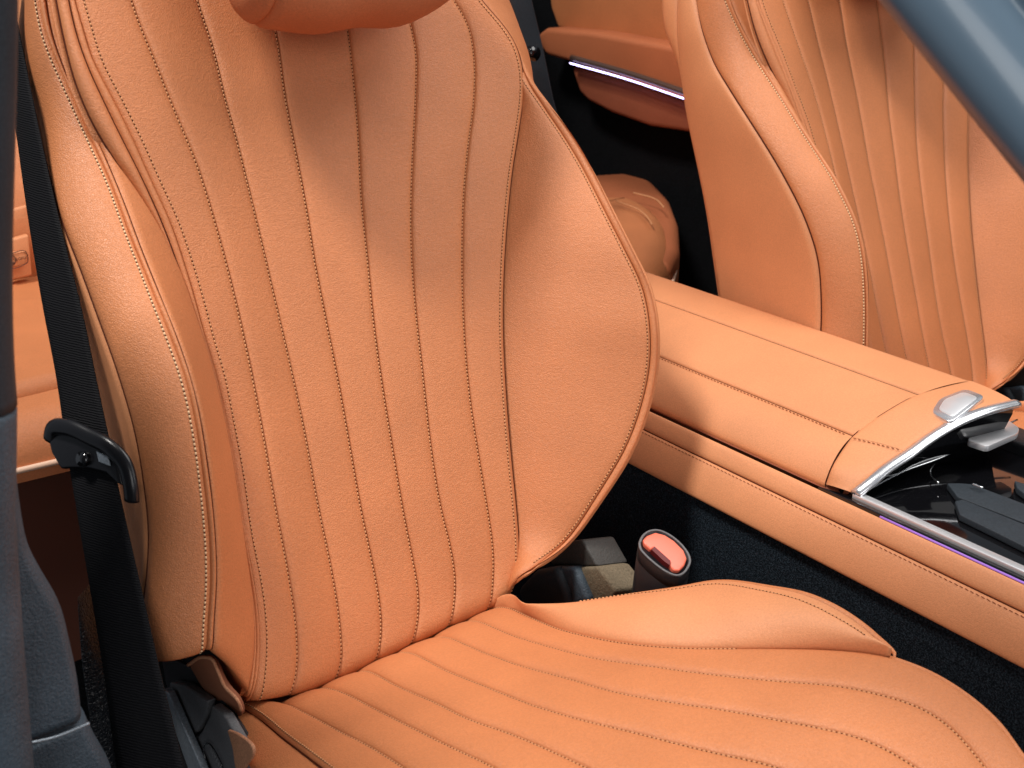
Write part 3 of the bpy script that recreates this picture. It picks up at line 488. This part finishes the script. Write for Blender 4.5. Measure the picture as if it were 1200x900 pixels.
# ------------------------------------------------------------------ front seat
UP = V((0, .41, .91)); FW = V((0, -.91, .41))
def ext_top(P, k=1.0, dx=0):
    p = P[0]; return [p + UP * .115 * k - FW * .10 + V((dx*2, 0, 0)), p + UP * .12 * k - FW * .05 + V((dx*1.8, 0, 0)), p + UP * .105 * k - FW * .015 + V((dx*1.4, 0, 0)), p + UP * .055 * k + V((dx * .6, 0, 0))] + P
def ext_bot(P, a=.010, b=.05): 
    p = P[-1]; return P + [p + V((0, a, -.008)), p + V((0, b, -.010))]
def build_seat():
    st = thing('front_seat', 'near tan leather front seat with fluted backrest, foreground', 'car seat', (.46, .75, .3), 'tan leather front seats')
    c = {}
    dx = {'L4': .01, 'S1': .008, 'S2': .004, 'S3': 0, 'S4': -.004, 'S5': -.010, 'S6': -.016, 'R': -.022, 'B': .01, 'Cc': .01, 'L2': .012}
    for k in ('L4', 'S1', 'S2', 'S3', 'S4', 'S5', 'S6', 'R', 'B', 'Cc'): c[k] = ext_bot(ext_top(T[k], 1, dx[k]))
    stitch = Bag(); holes = Bag(); cream = Bag()
    names = ['L4', 'S1', 'S2', 'S3', 'S4', 'S5', 'S6', 'R']
    strips = []
    for a, b in zip(names, names[1:]):
        s = Strip(c[a], c[b], 170, 14, .0032, .0062, .0012); strips.append(s); s.build('channel', 'leather', st)
    for i, s in enumerate(strips[1:]):                    # stitches on the left flank of every crease
        P, N = strip_line(strips[i], 'B', .0013, .03, .985, 600); stitch.along(P, N, holes=holes)
    P, N = strip_line(strips[0], 'A', .006, .03, .985, 600); stitch.along(P, N, holes=holes)
    P, N = strip_line(strips[-1], 'B', .0055, .03, .985, 600); stitch.along(P, N, holes=holes)
    # folds beside the insert
    f1 = Strip(c['Cc'], c['L4'], 170, 10, .006, .006, .0, flatB=False); f1.build('fold', 'leather', st)
    f2 = Strip(c['B'], c['Cc'], 170, 10, .008, .007, .0); f2.build('fold', 'leather', st)
    # outboard bolster
    L2 = ext_top(T['L2'], 1, .012) + [T['L2'][-1] + V((.002, .02, .002)), T['L2'][-1] + V((.01, .07, .012))]
    Av = ext_top(T['A'], 1, .012) + [T['A'][-1] + V((.002, .02, .002)), T['A'][-1] + V((.01, .07, .012))]
    welt = Strip(L2, Av, 170, 8, .0035, .003, .0, ref=(.15, -.9, .4)); welt.sA = .0002; welt.build('bolster_welt', 'leather', st)
    inner = Strip(Av, c['B'], 170, 18, .003, .006, .001, ref=(.15, -.9, .4)); inner.build('bolster_inner_panel', 'leather', st)
    p0 = T['L1'][0]
    L1 = [T['L1'][0] + V((0, .05, .10))] + T['L1']
    L1e = L1 + [L1[-1] + V((.004, .02, 0)), L1[-1] + V((.02, .06, .01))]
    outer = Strip(L1e, L2, 170, 22, .0030, .006, .006, ref=(-.55, -.8, .2)); outer.sB = .0002; outer.bt = .001; outer.build('bolster_outer_panel', 'leather', st)
    P, N = strip_line(outer, 'B', .0022, .04, .965, 700); cream.along(P, N, r=.0009, holes=holes)
    L0 = [T['L0'][0] + V((0, 0, .12))] + T['L0']; L0 = L0 + [L0[-1] + V((.004, .02, 0))]
    L1s = L1 + [L1[-1] + V((.004, .02, 0))]
    side = Strip(L0, L1s, 140, 14, .003, .006, .006, ref=(-1, -.2, 0)); side.build('side_panel', 'leather_smooth', st)
    # inboard bolster: face, stitched rim, outer side
    R = T['R']; Rb = R[2:]; Rb = Rb + [Rb[-1] + V((0, .014, -.007)), Rb[-1] + V((0, .05, -.012))]
    R3 = [R[2] + V((.002, .004, -.002))] + T['R3'] + [Rb[-2] + V((.004, .006, -.002)), Rb[-1] + V((.006, 0, 0))]
    Rc = catmull(Rb, 60); R3c = catmull(R3, 60)
    R2 = []
    for i, (a, b) in enumerate(zip(Rc, R3c)):
        d = (a - b); w = d.length; u_ = i / 59; k_ = min(1, u_ * 8) * max(0, min(1, (.93 - u_) / .25)); R2.append(b + d.normalized() * min(.0015 + .0075 * k_, w * .45))
    face = Strip([p - FW * .007 for p in Rb], R2, 150, 26, .003, .008, .0, ref=(-.5, -.85, .3)); face.bulge = .004; face.N = [(a + V((-.1, -.2, 0))).normalized() for a in face.N]
    face.build('bolster_face', 'leather', st)
    rim = Strip(R2, R3, 150, 8, .0014, .004, .001, ref=(-.3, -.9, .3)); rim.build('bolster_rim', 'leather', st)
    P, N = strip_line(face, 'B', .0028, .03, .86, 500); stitch.along(P, N, holes=holes)
    Ro = ext_top(R[:2], 1, -.022) + R3; Rbk = [V((.74, 1.13, 1.24)), V((.775, 1.10, 1.17))] + T['SR'][:4] + T['SR'][5:]
    osd = Strip(Ro, Rbk, 120, 14, .002, .006, .008, ref=(1, .1, 0)); osd.build('side_panel', 'leather', st)
    # back shell
    SL = [V((.335, 1.15, 1.24))] + T['SL']
    lw = Strip([T['L0'][0] + V((0, 0, .12))] + T['L0'], SL, 90, 6, .0, .004, .003, ref=(-1, 0, 0)); lw.build('shell_side', 'leather_smooth', st)
    bk = Strip(SL, Rbk, 90, 16, .0, .01, .05, ref=(0, 1, 0)); bk.build('back_shell', 'leather', st)
    # cushion
    q = {}
    for k in ('C0', 'C1', 'C2', 'C3', 'C4', 'C5', 'C6', 'C7'): 
        p = T[k][0]; q[k] = [p + V((0, .08, -.040)), p + V((0, .02, -.016)), p + V((0, .004, -.003))] + T[k][1:]
    q['Cm'] = T['Cm']; cstrips = []
    cn = ['C0', 'C1', 'C2', 'C3', 'C4', 'C5', 'C6', 'C7']
    for a, b in zip(cn, cn[1:]):
        s = Strip(q[a], q[b], 130, 14, .0034, .0075, .0016, ref=(0, -.2, 1)); cstrips.append(s); s.t0 = .14; s.build('cushion_channel', 'leather', st)
    for s in cstrips[:-1]:
        P, N = strip_line(s, 'B', .0014, .06, .97, 500); stitch.along(P, N, holes=holes)
    P, N = strip_line(cstrips[0], 'A', .004, .06, .97, 500); stitch.along(P, N, holes=holes)
    P, N = strip_line(cstrips[-1], 'B', .0045, .06, .42, 200); stitch.along(P, N, holes=holes)
    lb = Strip(q['Cm'], [p + V((.004, 0, -.004)) for p in T['C0']], 90, 10, .004, .008, .003, ref=(-.5, 0, .8)); lb.build('cushion_bolster', 'leather', st)
    lsd = Strip(q['Cm'], [V((p.x + .02, p.y, p.z - .10)) for p in q['Cm']], 60, 4, 0, .01, 0, ref=(-1, 0, 0)); lsd.build('cushion_side', 'leather', st)
    # inboard cushion bolster, piped
    C8 = [T['C8'][0] + V((0, .01, -.05)), T['C8'][0] + V((0, 0, -.006))] + T['C8'][1:-1] + [T['C7'][8]]
    C7a = [T['C7'][0] + V((0, .01, -.05))] + T['C7'][:9]
    rbo = Strip(C7a, C8, 110, 18, .004, .006, .010, ref=(-.1, -.1, 1), flatB=True); rbo.build('cushion_bolster', 'leather_smooth', st)
    edge = T['C8'] + T['C7'][9:]
    tube('piping', [p + V((.0015, 0, .0)) for p in T['C8'][1:]] + [T['C7'][8]], .0040, 'leather', st, n=90, taper=lambda u: min(1, .2 + u * 4, .2 + (1 - u) * 8))
    tube('piping', T['C7'][8:], .0026, 'leather', st, n=60)
    P, N = strip_line(rbo, 'B', .009, .34, .95, 300); stitch.along(P, N, holes=holes)
    E_ = [C8[0]] + T['C8'][:-1] + T['C7'][8:]
    oside = Strip(E_, [p + V((.006, .02, -.15)) for p in E_], 90, 6, .0, .01, .006, ref=(1, 0, 0)); oside.build('cushion_side', 'leather', st)
    cream.build('bolster_stitching', 'thread_light', st); stitch.build('stitching', 'thread', st); holes.build('needle_holes', 'hole', st)
    def seam_shade_cord(P, n=170, sm=6, r=.0008, lift=0, ref=FW):
        Q_ = catmull(P, n, sm); tube('seam', [p + ref * lift for p in Q_], r, 'seam', st, n=n, seg=5)  # dark cord painted in as the shade of the groove
    seam_shade_cord(L1s[2:], 140, lift=-.0004, r=.0010); seam_shade_cord(Av, lift=.0008, r=.0007); seam_shade_cord(c['Cc'][:14], 110, 4, lift=.0018); seam_shade_cord(c['B'][:12], 100, 4, lift=.0018)
    seam_shade_cord(c['R'], lift=.0, r=.0011); seam_shade_cord([p for p in T['C0']], 130, lift=0, ref=V((0, 0, 1)))
    seam_shade_cord(T['C7'][3:9], 60, 2, r=.0006, ref=V((0, 0, 1)))
    # flap of hide at the lower outboard corner
    plate('hide_flap', T['flap'], (.004, .003, 0), 'flap_inner', st, .0015, smooth_outline=40)
    tube('flap_hem', add(T['flap'][:7], -.0005, 0, 0), .0014, 'felt', st, n=40)
    plate('hide_flap', T['flap2'], (.003, .0, 0), 'felt', st, .001, smooth_outline=30)
    # moulded side shield
    sh = plate('side_shield', add(T['shield'], .004, 0, 0), (.004, 0, 0), 'black', st, .004)
    plate('shield_cover', T['shield_a'], (.008, 0, 0), 'grey_plastic', st, .002)
    sb = plate('shield_cover', T['shield_b'], (.008, 0, 0), 'grey_plastic', st, .002)
    e = T['emblem']; tube('badge_outline', add(e + [e[0]], -.001, 0, 0), .0006, 'black_gloss', sb, n=60, seg=5)
    for q in range(6):
        c0 = e[1].lerp(e[2], .12 + q * .15) + V((-.001, 0, -.002)); tube('badge_mark', [c0, c0 + V((0, .002, -.005))], .0003, 'mark', sb, n=4, seg=4)
    plate('anchor_bar', T['anchor'], (.006, 0, 0), 'steel', st, .001)
    plate('side_valance', T['grain'], (.03, .03, 0), 'grained', st, .012, 5)
    # inner hinge covers
    plate('hinge_cover', T['hinge_a'], (.04, 0, -.01), 'slate_dark', st, .008, 4)
    plate('hinge_cover', T['hinge_b'], (.04, 0, -.01), 'slate', st, .006, 4)
    plate('hinge_trim', T['hinge_c'], (.04, 0, -.01), 'speckled', st, .004)
    plate('hinge_trim', T['hinge_d'], (.04, 0, -.01), 'hinge_grey', st, .003)
    # seat base on its runner
    box('seat_base', (.455, .52, .42), (.15, .30, .10), 'black', st, .01)
    for x in (.34, .58): box('runner', (x, .55, .26), (.02, .34, .06), 'black', st, .004)
    # headrest pillow
    hc = V((.522, .914, 1.180)); a_, b_, c_ = .112, .048, .082; v = []; f = []; nu = 64
    def sg(x, p): return math.copysign(abs(x) ** p, x)
    xs = [-1, -.998, -.99, -.97, -.94, -.90, -.87, -.852, -.84, -.828, -.81, -.78] + [-.7 + .1 * i for i in range(15)] + [.76, .82, .87, .91, .94, .965, .985, .996, 1]
    for u in xs:
        k = (1 - abs(u) ** (5 if u < 0 else 2.6)) ** (1 / (5 if u < 0 else 2.6)) if abs(u) < 1 else .001
        gz = max(0, 1 - abs(u + .84) / .035) ** 1.5 * .0045
        for j in range(nu):
            th = 2 * math.pi * j / nu
            y = (b_ * k - gz) * sg(math.cos(th), .75); z = (c_ * (k if u < 0 else .35 + .65 * k if math.sin(th) > 0 else k) - gz) * sg(math.sin(th), .5)
            if z < 0 and u < -.5: z -= .004 * (-.5 - u)
            y += .0016 * math.sin(u * 11 + z * 50); z += .0012 * math.sin(u * 9 + 2)
            v.append(hc + V((a_ * u, 0, 0)) + FW * y + UP * z)
    for i in range(len(xs) - 1):
        for j in range(nu): f.append((i*nu+j, i*nu+(j+1) % nu, (i+1)*nu+(j+1) % nu, (i+1)*nu+j))
    f.append(tuple(range(nu))); f.append(tuple(range(len(v) - nu, len(v))))
    hr = obj('headrest', v, f, 'nubuck', st)
    return st
seat = build_seat()
def copy_tree(o, parent=None):
    k = o.copy(); COL.objects.link(k); k.parent = parent
    for ch in [x for x in bpy.data.objects if x.parent == o and x is not k]: copy_tree(ch, k)
    return k
s2 = copy_tree(seat); s2.location.x += .74
s2['label'] = 'far tan leather front seat beyond the centre console, top right'
# ------------------------------------------------------------------ seat belt
sbt = thing('seat_belt', 'black seat belt webbing running down left of the near seat', 'seat belt', (.2, .72, .5))
def ribbon(name, A, B, th, m, parent):
    A = catmull(A, 60, 2); B = catmull(B, 60, 2); v = []; f = []; k = 9
    for a, b in zip(A, B):
        n = (b - a).cross(V((0, .2, 1))).normalized()
        for j in range(k):
            x = j / (k - 1); v.append(a.lerp(b, x) + n * .001 * math.sin(math.pi * x))
        for j in range(k):
            x = 1 - j / (k - 1); v.append(a.lerp(b, x) - n * th)
    w = 2 * k
    for i in range(59):
        for j in range(w): f.append((i*w+j, i*w+(j+1) % w, (i+1)*w+(j+1) % w, (i+1)*w+j))
    return obj(name, v, f, m, parent)
ribbon('shoulder_webbing', T['beltL'], T['beltR'], .0012, 'webbing', sbt)
ribbon('lap_webbing', T['belt2L'], T['belt2R'], .0012, 'webbing', sbt)
# tongue: a rounded black plastic grip with a metal plate behind, threaded on the webbing
tc_ = (T['beltL'][-1] + T['beltR'][-1]) / 2
xa = (T['beltR'][-1] - T['beltL'][-1]).normalized(); ya = (T['beltL'][-2] - T['beltL'][-1]).normalized()
za = xa.cross(ya).normalized()
if za.y > 0: za = -za
def grip(name, pts, w, m, parent, seg=12, off=0, flat=.6):
    return tube(name, [tc_ + xa * a + ya * b + za * (c + off) for a, b, c in pts], w, m, parent, n=50, seg=seg, ref=tuple(za), flat=flat)
gr = grip('tongue_grip', [(-.031, .000, .004), (-.024, .008, .007), (-.008, .009, .009), (.012, .002, .009), (.028, -.005, .009), (.0385, -.017, .007), (.0385, -.034, .004), (.035, -.044, .001)], .0062, 'black_satin', sbt)
plate('tongue_body', [tc_ + xa * a + ya * b + za * .001 for a, b in [(-.031, .002), (-.01, .008), (.015, .002), (.032, -.008), (.034, -.034), (.028, -.031), (.020, -.024), (.004, -.021), (-.012, -.021), (-.022, -.022), (-.029, -.010)]], za * .006, 'black_satin', sbt, .0025, 3)
tube('stop_button', [tc_ + xa * .003 + ya * -.014 + za * .006, tc_ + xa * .003 + ya * -.014 + za * .0105], .0055, 'black_gloss', sbt, seg=16)
plate('latch_plate', [tc_ + xa * a + ya * b + za * .0075 for a, b in [(.016, -.008), (.026, -.012), (.027, -.019), (.017, -.016)]], za * .0015, 'steel', sbt, .0004)

# ------------------------------------------------------------------ buckle
bk = thing('belt_buckle', 'black belt buckle with coral red release button beside the near seat cushion', 'buckle', (.65, .65, .5))
bd_ = V((.05, .45, -.9)).normalized(); bn = -bd_
dn = V((-.02, .10, -.99)).normalized()
P = T['buckle']
cB = sum(P, V((0, 0, 0))) / len(P)
v = []; f = []; n = len(P)
PP = catmull(P + [P[0]], 49, 1)[:-1]; n = 48
rings = []
for (ins, dep) in ((.12, .0035), (.085, .0005), (.045, 0), (.012, .0018), (0, .006), (0, .012), (.02, .0125), (.02, .0135), (.0, .014), (.02, .05), (.06, .09), (.12, .13)):
    rings.append([p.lerp(cB, ins) + dn * dep for p in PP])
for r_ in rings: v += r_
for j in range(len(rings) - 1):
    for i in range(n): f.append((j*n+i, j*n+(i+1) % n, (j+1)*n+(i+1) % n, (j+1)*n+i))
f.append(tuple(range(n))); f.append(tuple(range(len(v) - n, len(v))))
bb = obj('body', v, f, 'black', bk)
tube('bezel', [p.lerp(cB, .045) for p in PP] + [PP[0].lerp(cB, .045)], .0012, 'grey_plastic', bk, n=97, seg=6, flat=.7)
plate('release_button', add(T['bbtn'], *(bn * .0006)), bd_ * .008, 'red', bk, .0016, 4)
plate('slot', add(T['bslot'], *(bn * .0022)), bd_ * .006, 'dark_red', bk, 0)
mk = (P[12] + P[13]) / 2 + dn * .032 + V((0, -.0012, 0)); ax_ = (P[11] - P[14]).normalized()
tri = [mk + ax_ * a + dn * b for a, b in ((-.006, .004), (0, .004), (-.003, -.002), (-.006, .004))]
tube('warning_triangle', tri, .0003, 'mark', bk, n=24, seg=4)
for q in range(3): plate('warning_mark', [mk + ax_ * a + dn * b for a, b in ((.003 + q * .0022, -.001 - q*.0002), (.0042 + q * .0022, -.001), (.0042 + q * .0022, .002), (.003 + q * .0022, .002))], (0, -.0003, 0), 'mark', bk, 0)
# ------------------------------------------------------------------ centre console
co = thing('centre_console', 'tan leather centre console with padded armrest lid and chrome edge', 'console', (.9, .6, .3))
Z = lambda P, dz: [V((p.x, p.y, p.z + dz)) for p in P]
cst = Bag()
ps_ = [V((sum(p.x for p in T['panel_seam']) / 7, y, sum(p.z for p in T['panel_seam']) / 7)) for y in (1.15, .62, .10)]
G, Mm, Fm, E, Q, Wd = (T[k] for k in ('G', 'M', 'F', 'E', 'Q', 'W'))
def reach(P, y1): p = P[0]; d = (P[0] - P[1]).normalized(); return [V((p.x, y1, p.z))] + P
G2 = reach(G, 1.10); M2 = reach(Mm, 1.10); F2 = reach(Fm, 1.10); E2 = reach([V((.983, p.y, .773)) for p in E], 1.12)
Gs = [V((.797, p.y, -.487 + 1.2)) for p in G2]; Ms = [V((.845, p.y, p.z)) for p in M2]; Fs = [V((.922, p.y, .770)) for p in F2]
Gs[-1].y = Q[0].y + .0005; Ms[-1].y = Q[3].y + .0005; Fs[-1].y = Q[6].y - .002; E2[-1].y = Q[-1].y - .004
E2 = E2[:2] + [p for p in E2[2:-1] if p.y > E2[-1].y + .03] + [E2[-1]]
ld = obj('armrest_lid', [(.802, .585, .70), (.975, .585, .70), (.975, 1.1, .70), (.802, 1.1, .70), (.855, .585, .733), (.965, .585, .748), (.965, 1.1, .748), (.855, 1.1, .733)], [(0, 1, 2, 3), (4, 5, 6, 7), (0, 1, 5, 4), (1, 2, 6, 5), (2, 3, 7, 6), (3, 0, 4, 7)], 'leather_dark', co)
us = []; uf = []
for c_ in (Gs, Ms, Fs, E2): us += [V((c_[0].x, c_[0].y, c_[0].z - .002)), V((c_[-1].x, .572, c_[-1].z - .002))]
for i in range(3): uf.append((2*i, 2*i+1, 2*i+3, 2*i+2))
obj('lid_shell', us, uf, 'leather_dark', co)
a1 = Strip(Gs, Ms, 80, 16, .0022, .005, .007, ref=(-.6, 0, .8), smooth=1); a1.build('lid_side_panel', 'leather_smooth', co)
a2 = Strip(Ms, Fs, 80, 16, .0018, .004, .002, ref=(0, 0, 1), smooth=1); a2.build('lid_top_panel', 'leather_smooth', co)
a3 = Strip(Fs, E2, 80, 12, .0018, .004, .002, ref=(0, 0, 1), smooth=1); a3.build('lid_far_panel', 'leather_smooth', co)
a4 = Strip(E2, [p + V((.008, 0, -.05)) for p in E2], 80, 6, .001, .004, .003, ref=(1, 0, .2), smooth=1); a4.build('lid_far_side', 'leather_smooth', co)
P, N = strip_line(a1, 'B', .0032, 0, .99, 300); cst.along(P, N, .0045, .003, .0005, lift=.0007)
# front cap panel, split where the seamline crosses it
qm = 3
cap1 = Strip(Q[:4], Wd[:4], 40, 16, .0018, .004, .0015, ref=(-.6, 0, .8), smooth=1); cap1.sA = cap1.sB = .001; cap1.build('lid_front_panel', 'leather_smooth', co)
cap2 = Strip(Q[3:], Wd[3:], 60, 16, .0018, .004, .0015, ref=(0, 0, 1), smooth=1); cap2.sA = cap2.sB = .001; cap2.build('lid_front_panel', 'leather_smooth', co)
N1 = [V((-.4, 0, .9))] * 30; P1 = [Q[3].lerp(Wd[3], i / 29) + V((-.0035, 0, .0024)) for i in range(30)]; cst.along(P1, N1, .0045, .003, .0005, lift=.0004)
for P_ in (Ms[:2] + Ms[2:], Fs, Q): tube('seam', catmull([p + V((0, 0, .0002)) for p in P_], 70, 1), .0006, 'seam', co, n=70, seg=5)
tube('seam', [p + V((0, 0, .0035)) for p in T['rearseam']], .0006, 'seam', co, n=30, seg=5)
tube('seam', [p + V((-.0002, 0, 0)) for p in ps_], .0006, 'seam', co, n=20, seg=5)
# chrome lip of the lid
def lipstrip(name, Wp, w, h, m):
    W_ = catmull(Wp, 70, 1); v = []; f = []
    prof = [(0, .0015), (.001, .003), (w * .5, .0035), (w - .001, .002), (w, -.001), (w - .002, -h), (.002, -h)]
    k = len(prof)
    for p in W_:
        for (a, b) in prof: v.append(p + V((0, -a, b)))
    for i in range(69):
        for j in range(k): f.append((i*k+j, i*k+(j+1) % k, (i+1)*k+(j+1) % k, (i+1)*k+j))
    f.append(tuple(range(k))); f.append(tuple(range(len(v)-k, len(v))))
    return obj(name, v, f, m, co)
lipstrip('lid_chrome_lip', Wd, .010, .003, 'satin_chrome')
# near lower corner of the lid cap closing down to the deck
lowW = [V((p.x + .002, p.y - .004, .7135)) for p in Wd]
cl = Strip([p + V((0, -.005, -.003)) for p in Wd], [V((p.x, p.y + .012, .712)) for p in Wd], 40, 4, 0, .01, 0, ref=(0, -1, 0), smooth=1); cl.build('lid_underside', 'black_gloss', co)
# button pad and catch
def cap_z(x):
    K_ = [(.80, .718), (.827, .737), (.853, .747), (.879, .755), (.916, .765), (.95, .770), (.99, .771)]
    for (a, b), (c, d) in zip(K_, K_[1:]):
        if x <= c: return b + (d - b) * (x - a) / (c - a)
    return .771
bt = [V((p.x, p.y, cap_z(p.x) + .0036)) for p in T['btn']]
bp_ = plate('catch_surround', rounded(Z(bt, .0046), .007), (0, 0, -.006), 'satin_chrome', co, .0008, 2)
cB2 = sum(bt, V((0, 0, 0))) / len(bt)
plate('catch_button', rounded(Z([p.lerp(cB2, .26) for p in bt], .0054), .005), (0, 0, -.006), 'pad', co, .0006, 2)
# body
top_, bot_ = T['panel_top'], T['panel_bot']; sm_ = T['panel_seam']
def longy(P, y0, y1):
    P = sorted(P, key=lambda p: -p.y); x = sum(p.x for p in P) / len(P); z = sum(p.z for p in P) / len(P)
    return [V((x, y, z)) for y in (y0, (y0 + y1) / 2, y1)]
pt = longy(top_, 1.15, .10); ps = longy(sm_, 1.15, .10); pb = longy(bot_, 1.15, .10)
b1 = Strip(pt, ps, 120, 10, .0018, .004, .001, ref=(-.5, 0, .8)); b1.build('side_panel', 'leather_smooth', co)
b2 = Strip(ps, pb, 120, 12, .0018, .005, .002, ref=(-.8, 0, .5)); b2.build('side_panel', 'leather_smooth', co)
P, N = strip_line(b2, 'A', .0028, 0, 1, 300); cst.along(P, N, .0048, .0033, .00045)
cst.build('stitching', 'thread_dark', co)
cp = [pb[0] + V((.004, 0, -.001)), pb[-1] + V((.004, 0, -.001))]
sd = Strip([cp[0], cp[1]], [cp[0] + V((.01, 0, -.46)), cp[1] + V((.01, 0, -.46))], 30, 6, 0, .01, 0, ref=(-1, 0, 0)); sd.build('carpeted_side', 'carpet', co)
box('console_core', (.90, .62, .46), (.11, .53, .235), 'black', co, .004)
# far wall of the body
# deck in front of the lid
zd = .7135
plate('gloss_deck', [V((.80, .60, zd)), V((1.0, .60, zd)), V((1.0, .10, zd)), V((.80, .10, zd))], (0, 0, -.012), 'black_gloss', co, .001)
plate('far_rail', [V((.995, .60, zd + .012)), V((1.03, .60, zd + .012)), V((1.03, .10, zd + .012)), V((.995, .10, zd + .012))], (0, 0, -.03), 'black', co, .004)
plate('chrome_rail', [V((.798, .566, zd + .0045)), V((.8065, .560, zd + .0045)), V((.8065, .10, zd + .0045)), V((.798, .10, zd + .0045))], (0, 0, -.008), 'pad', co, .0012)
plate('dark_rail', [V((.7915, .598, zd + .001)), V((.7975, .575, zd + .001)), V((.7975, .10, zd + .001)), V((.7915, .10, zd + .001))], (0, 0, -.01), 'black_gloss', co, .001)
tube('ambient_strip', [V((.7905, .53, zd - .0005)), V((.7905, .10, zd - .0005))], .0009, 'led_dim', co)
lv = T['lever']
plate('release_lever', rounded(Z(lv, .004), .005), (0, 0, -.006), 'pad', co, .0008, 2)
cL = sum(lv, V((0, 0, 0))) / len(lv)
plate('lever_inlay', [lv[1].lerp(cL, .15) + V((0, 0, .0052)), lv[2].lerp(cL, .15) + V((0, 0, .0052)), lv[2].lerp(cL, .25) + V((0, 0, .0052)), lv[1].lerp(cL, .25) + V((0, 0, .0052))], (0, 0, -.002), 'black', co, 0)
tl = T['trayline']; tube('bin_rim', tl, .0011, 'chrome', co, n=60)
plate('shutter_slat', Z(T['deck_slab'], .0), (0, 0, -.006), 'slate_dark', co, .001)
plate('shutter_slat', Z(T['deck_slab2'], .0), (0, 0, -.006), 'slate_dark', co, .001)
plate('shutter_slat', Z(T['deck_slab3'], .0), (0, 0, -.006), 'slate_dark', co, .001)
tube('holder_rim', T['deck_arc'], .0008, 'chrome', co, n=20)
tube('shutter_glint_edge', T['deck_glint'], .0012, 'chrome', co, n=6)  # short chrome bar put in as a glint on the slat
# ------------------------------------------------------------------ near pillar
pl = thing('door_pillar', 'grey textured door pillar trim filling the left edge', 'pillar', (.12, .66, .3))
pe = T['pil_edge']; 
E1 = catmull(pe, 80, 2)
def pillar(name, Ed, m, x_out, round_r=.009):
    v = []; f = []; k = 0
    for p in Ed:
        row = []
        for a in range(9):
            th = math.pi / 2 * a / 8; row.append(V((p.x - round_r + round_r * math.cos(th), p.y + .02 - .02 * math.sin(th), p.z)))
        row = [V((p.x - .01, p.y + .14, p.z)), V((p.x - .002, p.y + .05, p.z))] + row + [V((p.x - round_r - (p.x - round_r - x_out) * u, p.y - .006 * u, p.z)) for u in (.3, .6, 1)]
        k = len(row); v += row
    for i in range(len(Ed) - 1):
        for j in range(k - 1): f.append((i*k+j, i*k+j+1, (i+1)*k+j+1, (i+1)*k+j))
    f.append(tuple(range(k))); f.append(tuple(range(len(v)-k, len(v))))
    return obj(name, v, f, m, pl)
pillar('upper_trim', [p for p in E1 if p.z > .955], 'slate_dark', .02)  # same trim as below, its colour darkened for the weaker light up here
pillar('lower_trim', [p for p in E1 if .715 < p.z < .965], 'slate', .02)
low = T['pil_low']
E2_ = catmull([low[1] + V((.002, 0, -.0035))] + low[2:5], 24)
pillar('lower_trim', E2_, 'slate', .02)
tube('seam_lip', [p + V((0, -.002, -.003)) for p in T['pil_seam']], .0011, 'steel', pl, n=20)  # bright tube put in as the highlight along the trim seamline
# raised outer rib and door seal
mid = T['pil_mid']
mid = catmull(mid, 80, 2)
tube('door_seal', [p + V((-.018, -.02, 0)) for p in mid if p.z > .95], .02, 'slate_dark', pl, n=40, seg=14)  # upper length of the seal darkened in colour for the weaker light
tube('door_seal', [p + V((-.018 - .006 * min(1, max(0, (.96 - p.z) / .06)), -.02, 0)) for p in mid if p.z < .96], .0202, 'slate', pl, n=60, seg=14)
# ------------------------------------------------------------------ windscreen pillar close to the camera
wp = thing('windscreen_pillar', 'out-of-focus satin blue-grey pillar crossing the top right corner', 'pillar', (.33, .2, 1.1))
A_, B_, C_ = T['wp_low'], T['wp_gr'], T['wp_mid']
Wl = catmull(A_, 30); 
upn = V((.10, .25, .35)).normalized()
v = []; f = []
d1 = (Wl[-1] - Wl[0]).normalized(); vd = V((.56, .50, -.05)).normalized()
ax = d1.cross(V((.8, .45, -.3))).normalized()
if ax.z < 0: ax = -ax
bk_ = d1.cross(ax).normalized()
if bk_.dot(V((.7, .6, -.3))) < 0: bk_ = -bk_
prof = [(a * 1.4, b * 1.4) for a, b in ((.012, .03), (.002, .018), (0, .010), (.003, .004), (.008, .001), (.014, 0), (.022, .001), (.0265, .0035), (.028, .005), (.0295, .0035), (.034, .001), (.045, .002), (.06, .010), (.07, .03))]
k = len(prof)
for p in [Wl[0] - d1 * .5 + (Wl[-1] - Wl[0]) * i / 29 * 1 + d1 * 1.1 * i / 29 for i in range(30)]:
    for (a, b) in prof: v.append(p + ax * a + bk_ * b)
for i in range(29):
    for j in range(k): f.append((i*k+j, i*k+(j+1) % k, (i+1)*k+(j+1) % k, (i+1)*k+j))
f.append(tuple(range(k))); f.append(tuple(range(len(v)-k, len(v))))
obj('pillar_cover', v, f, 'paint', wp)
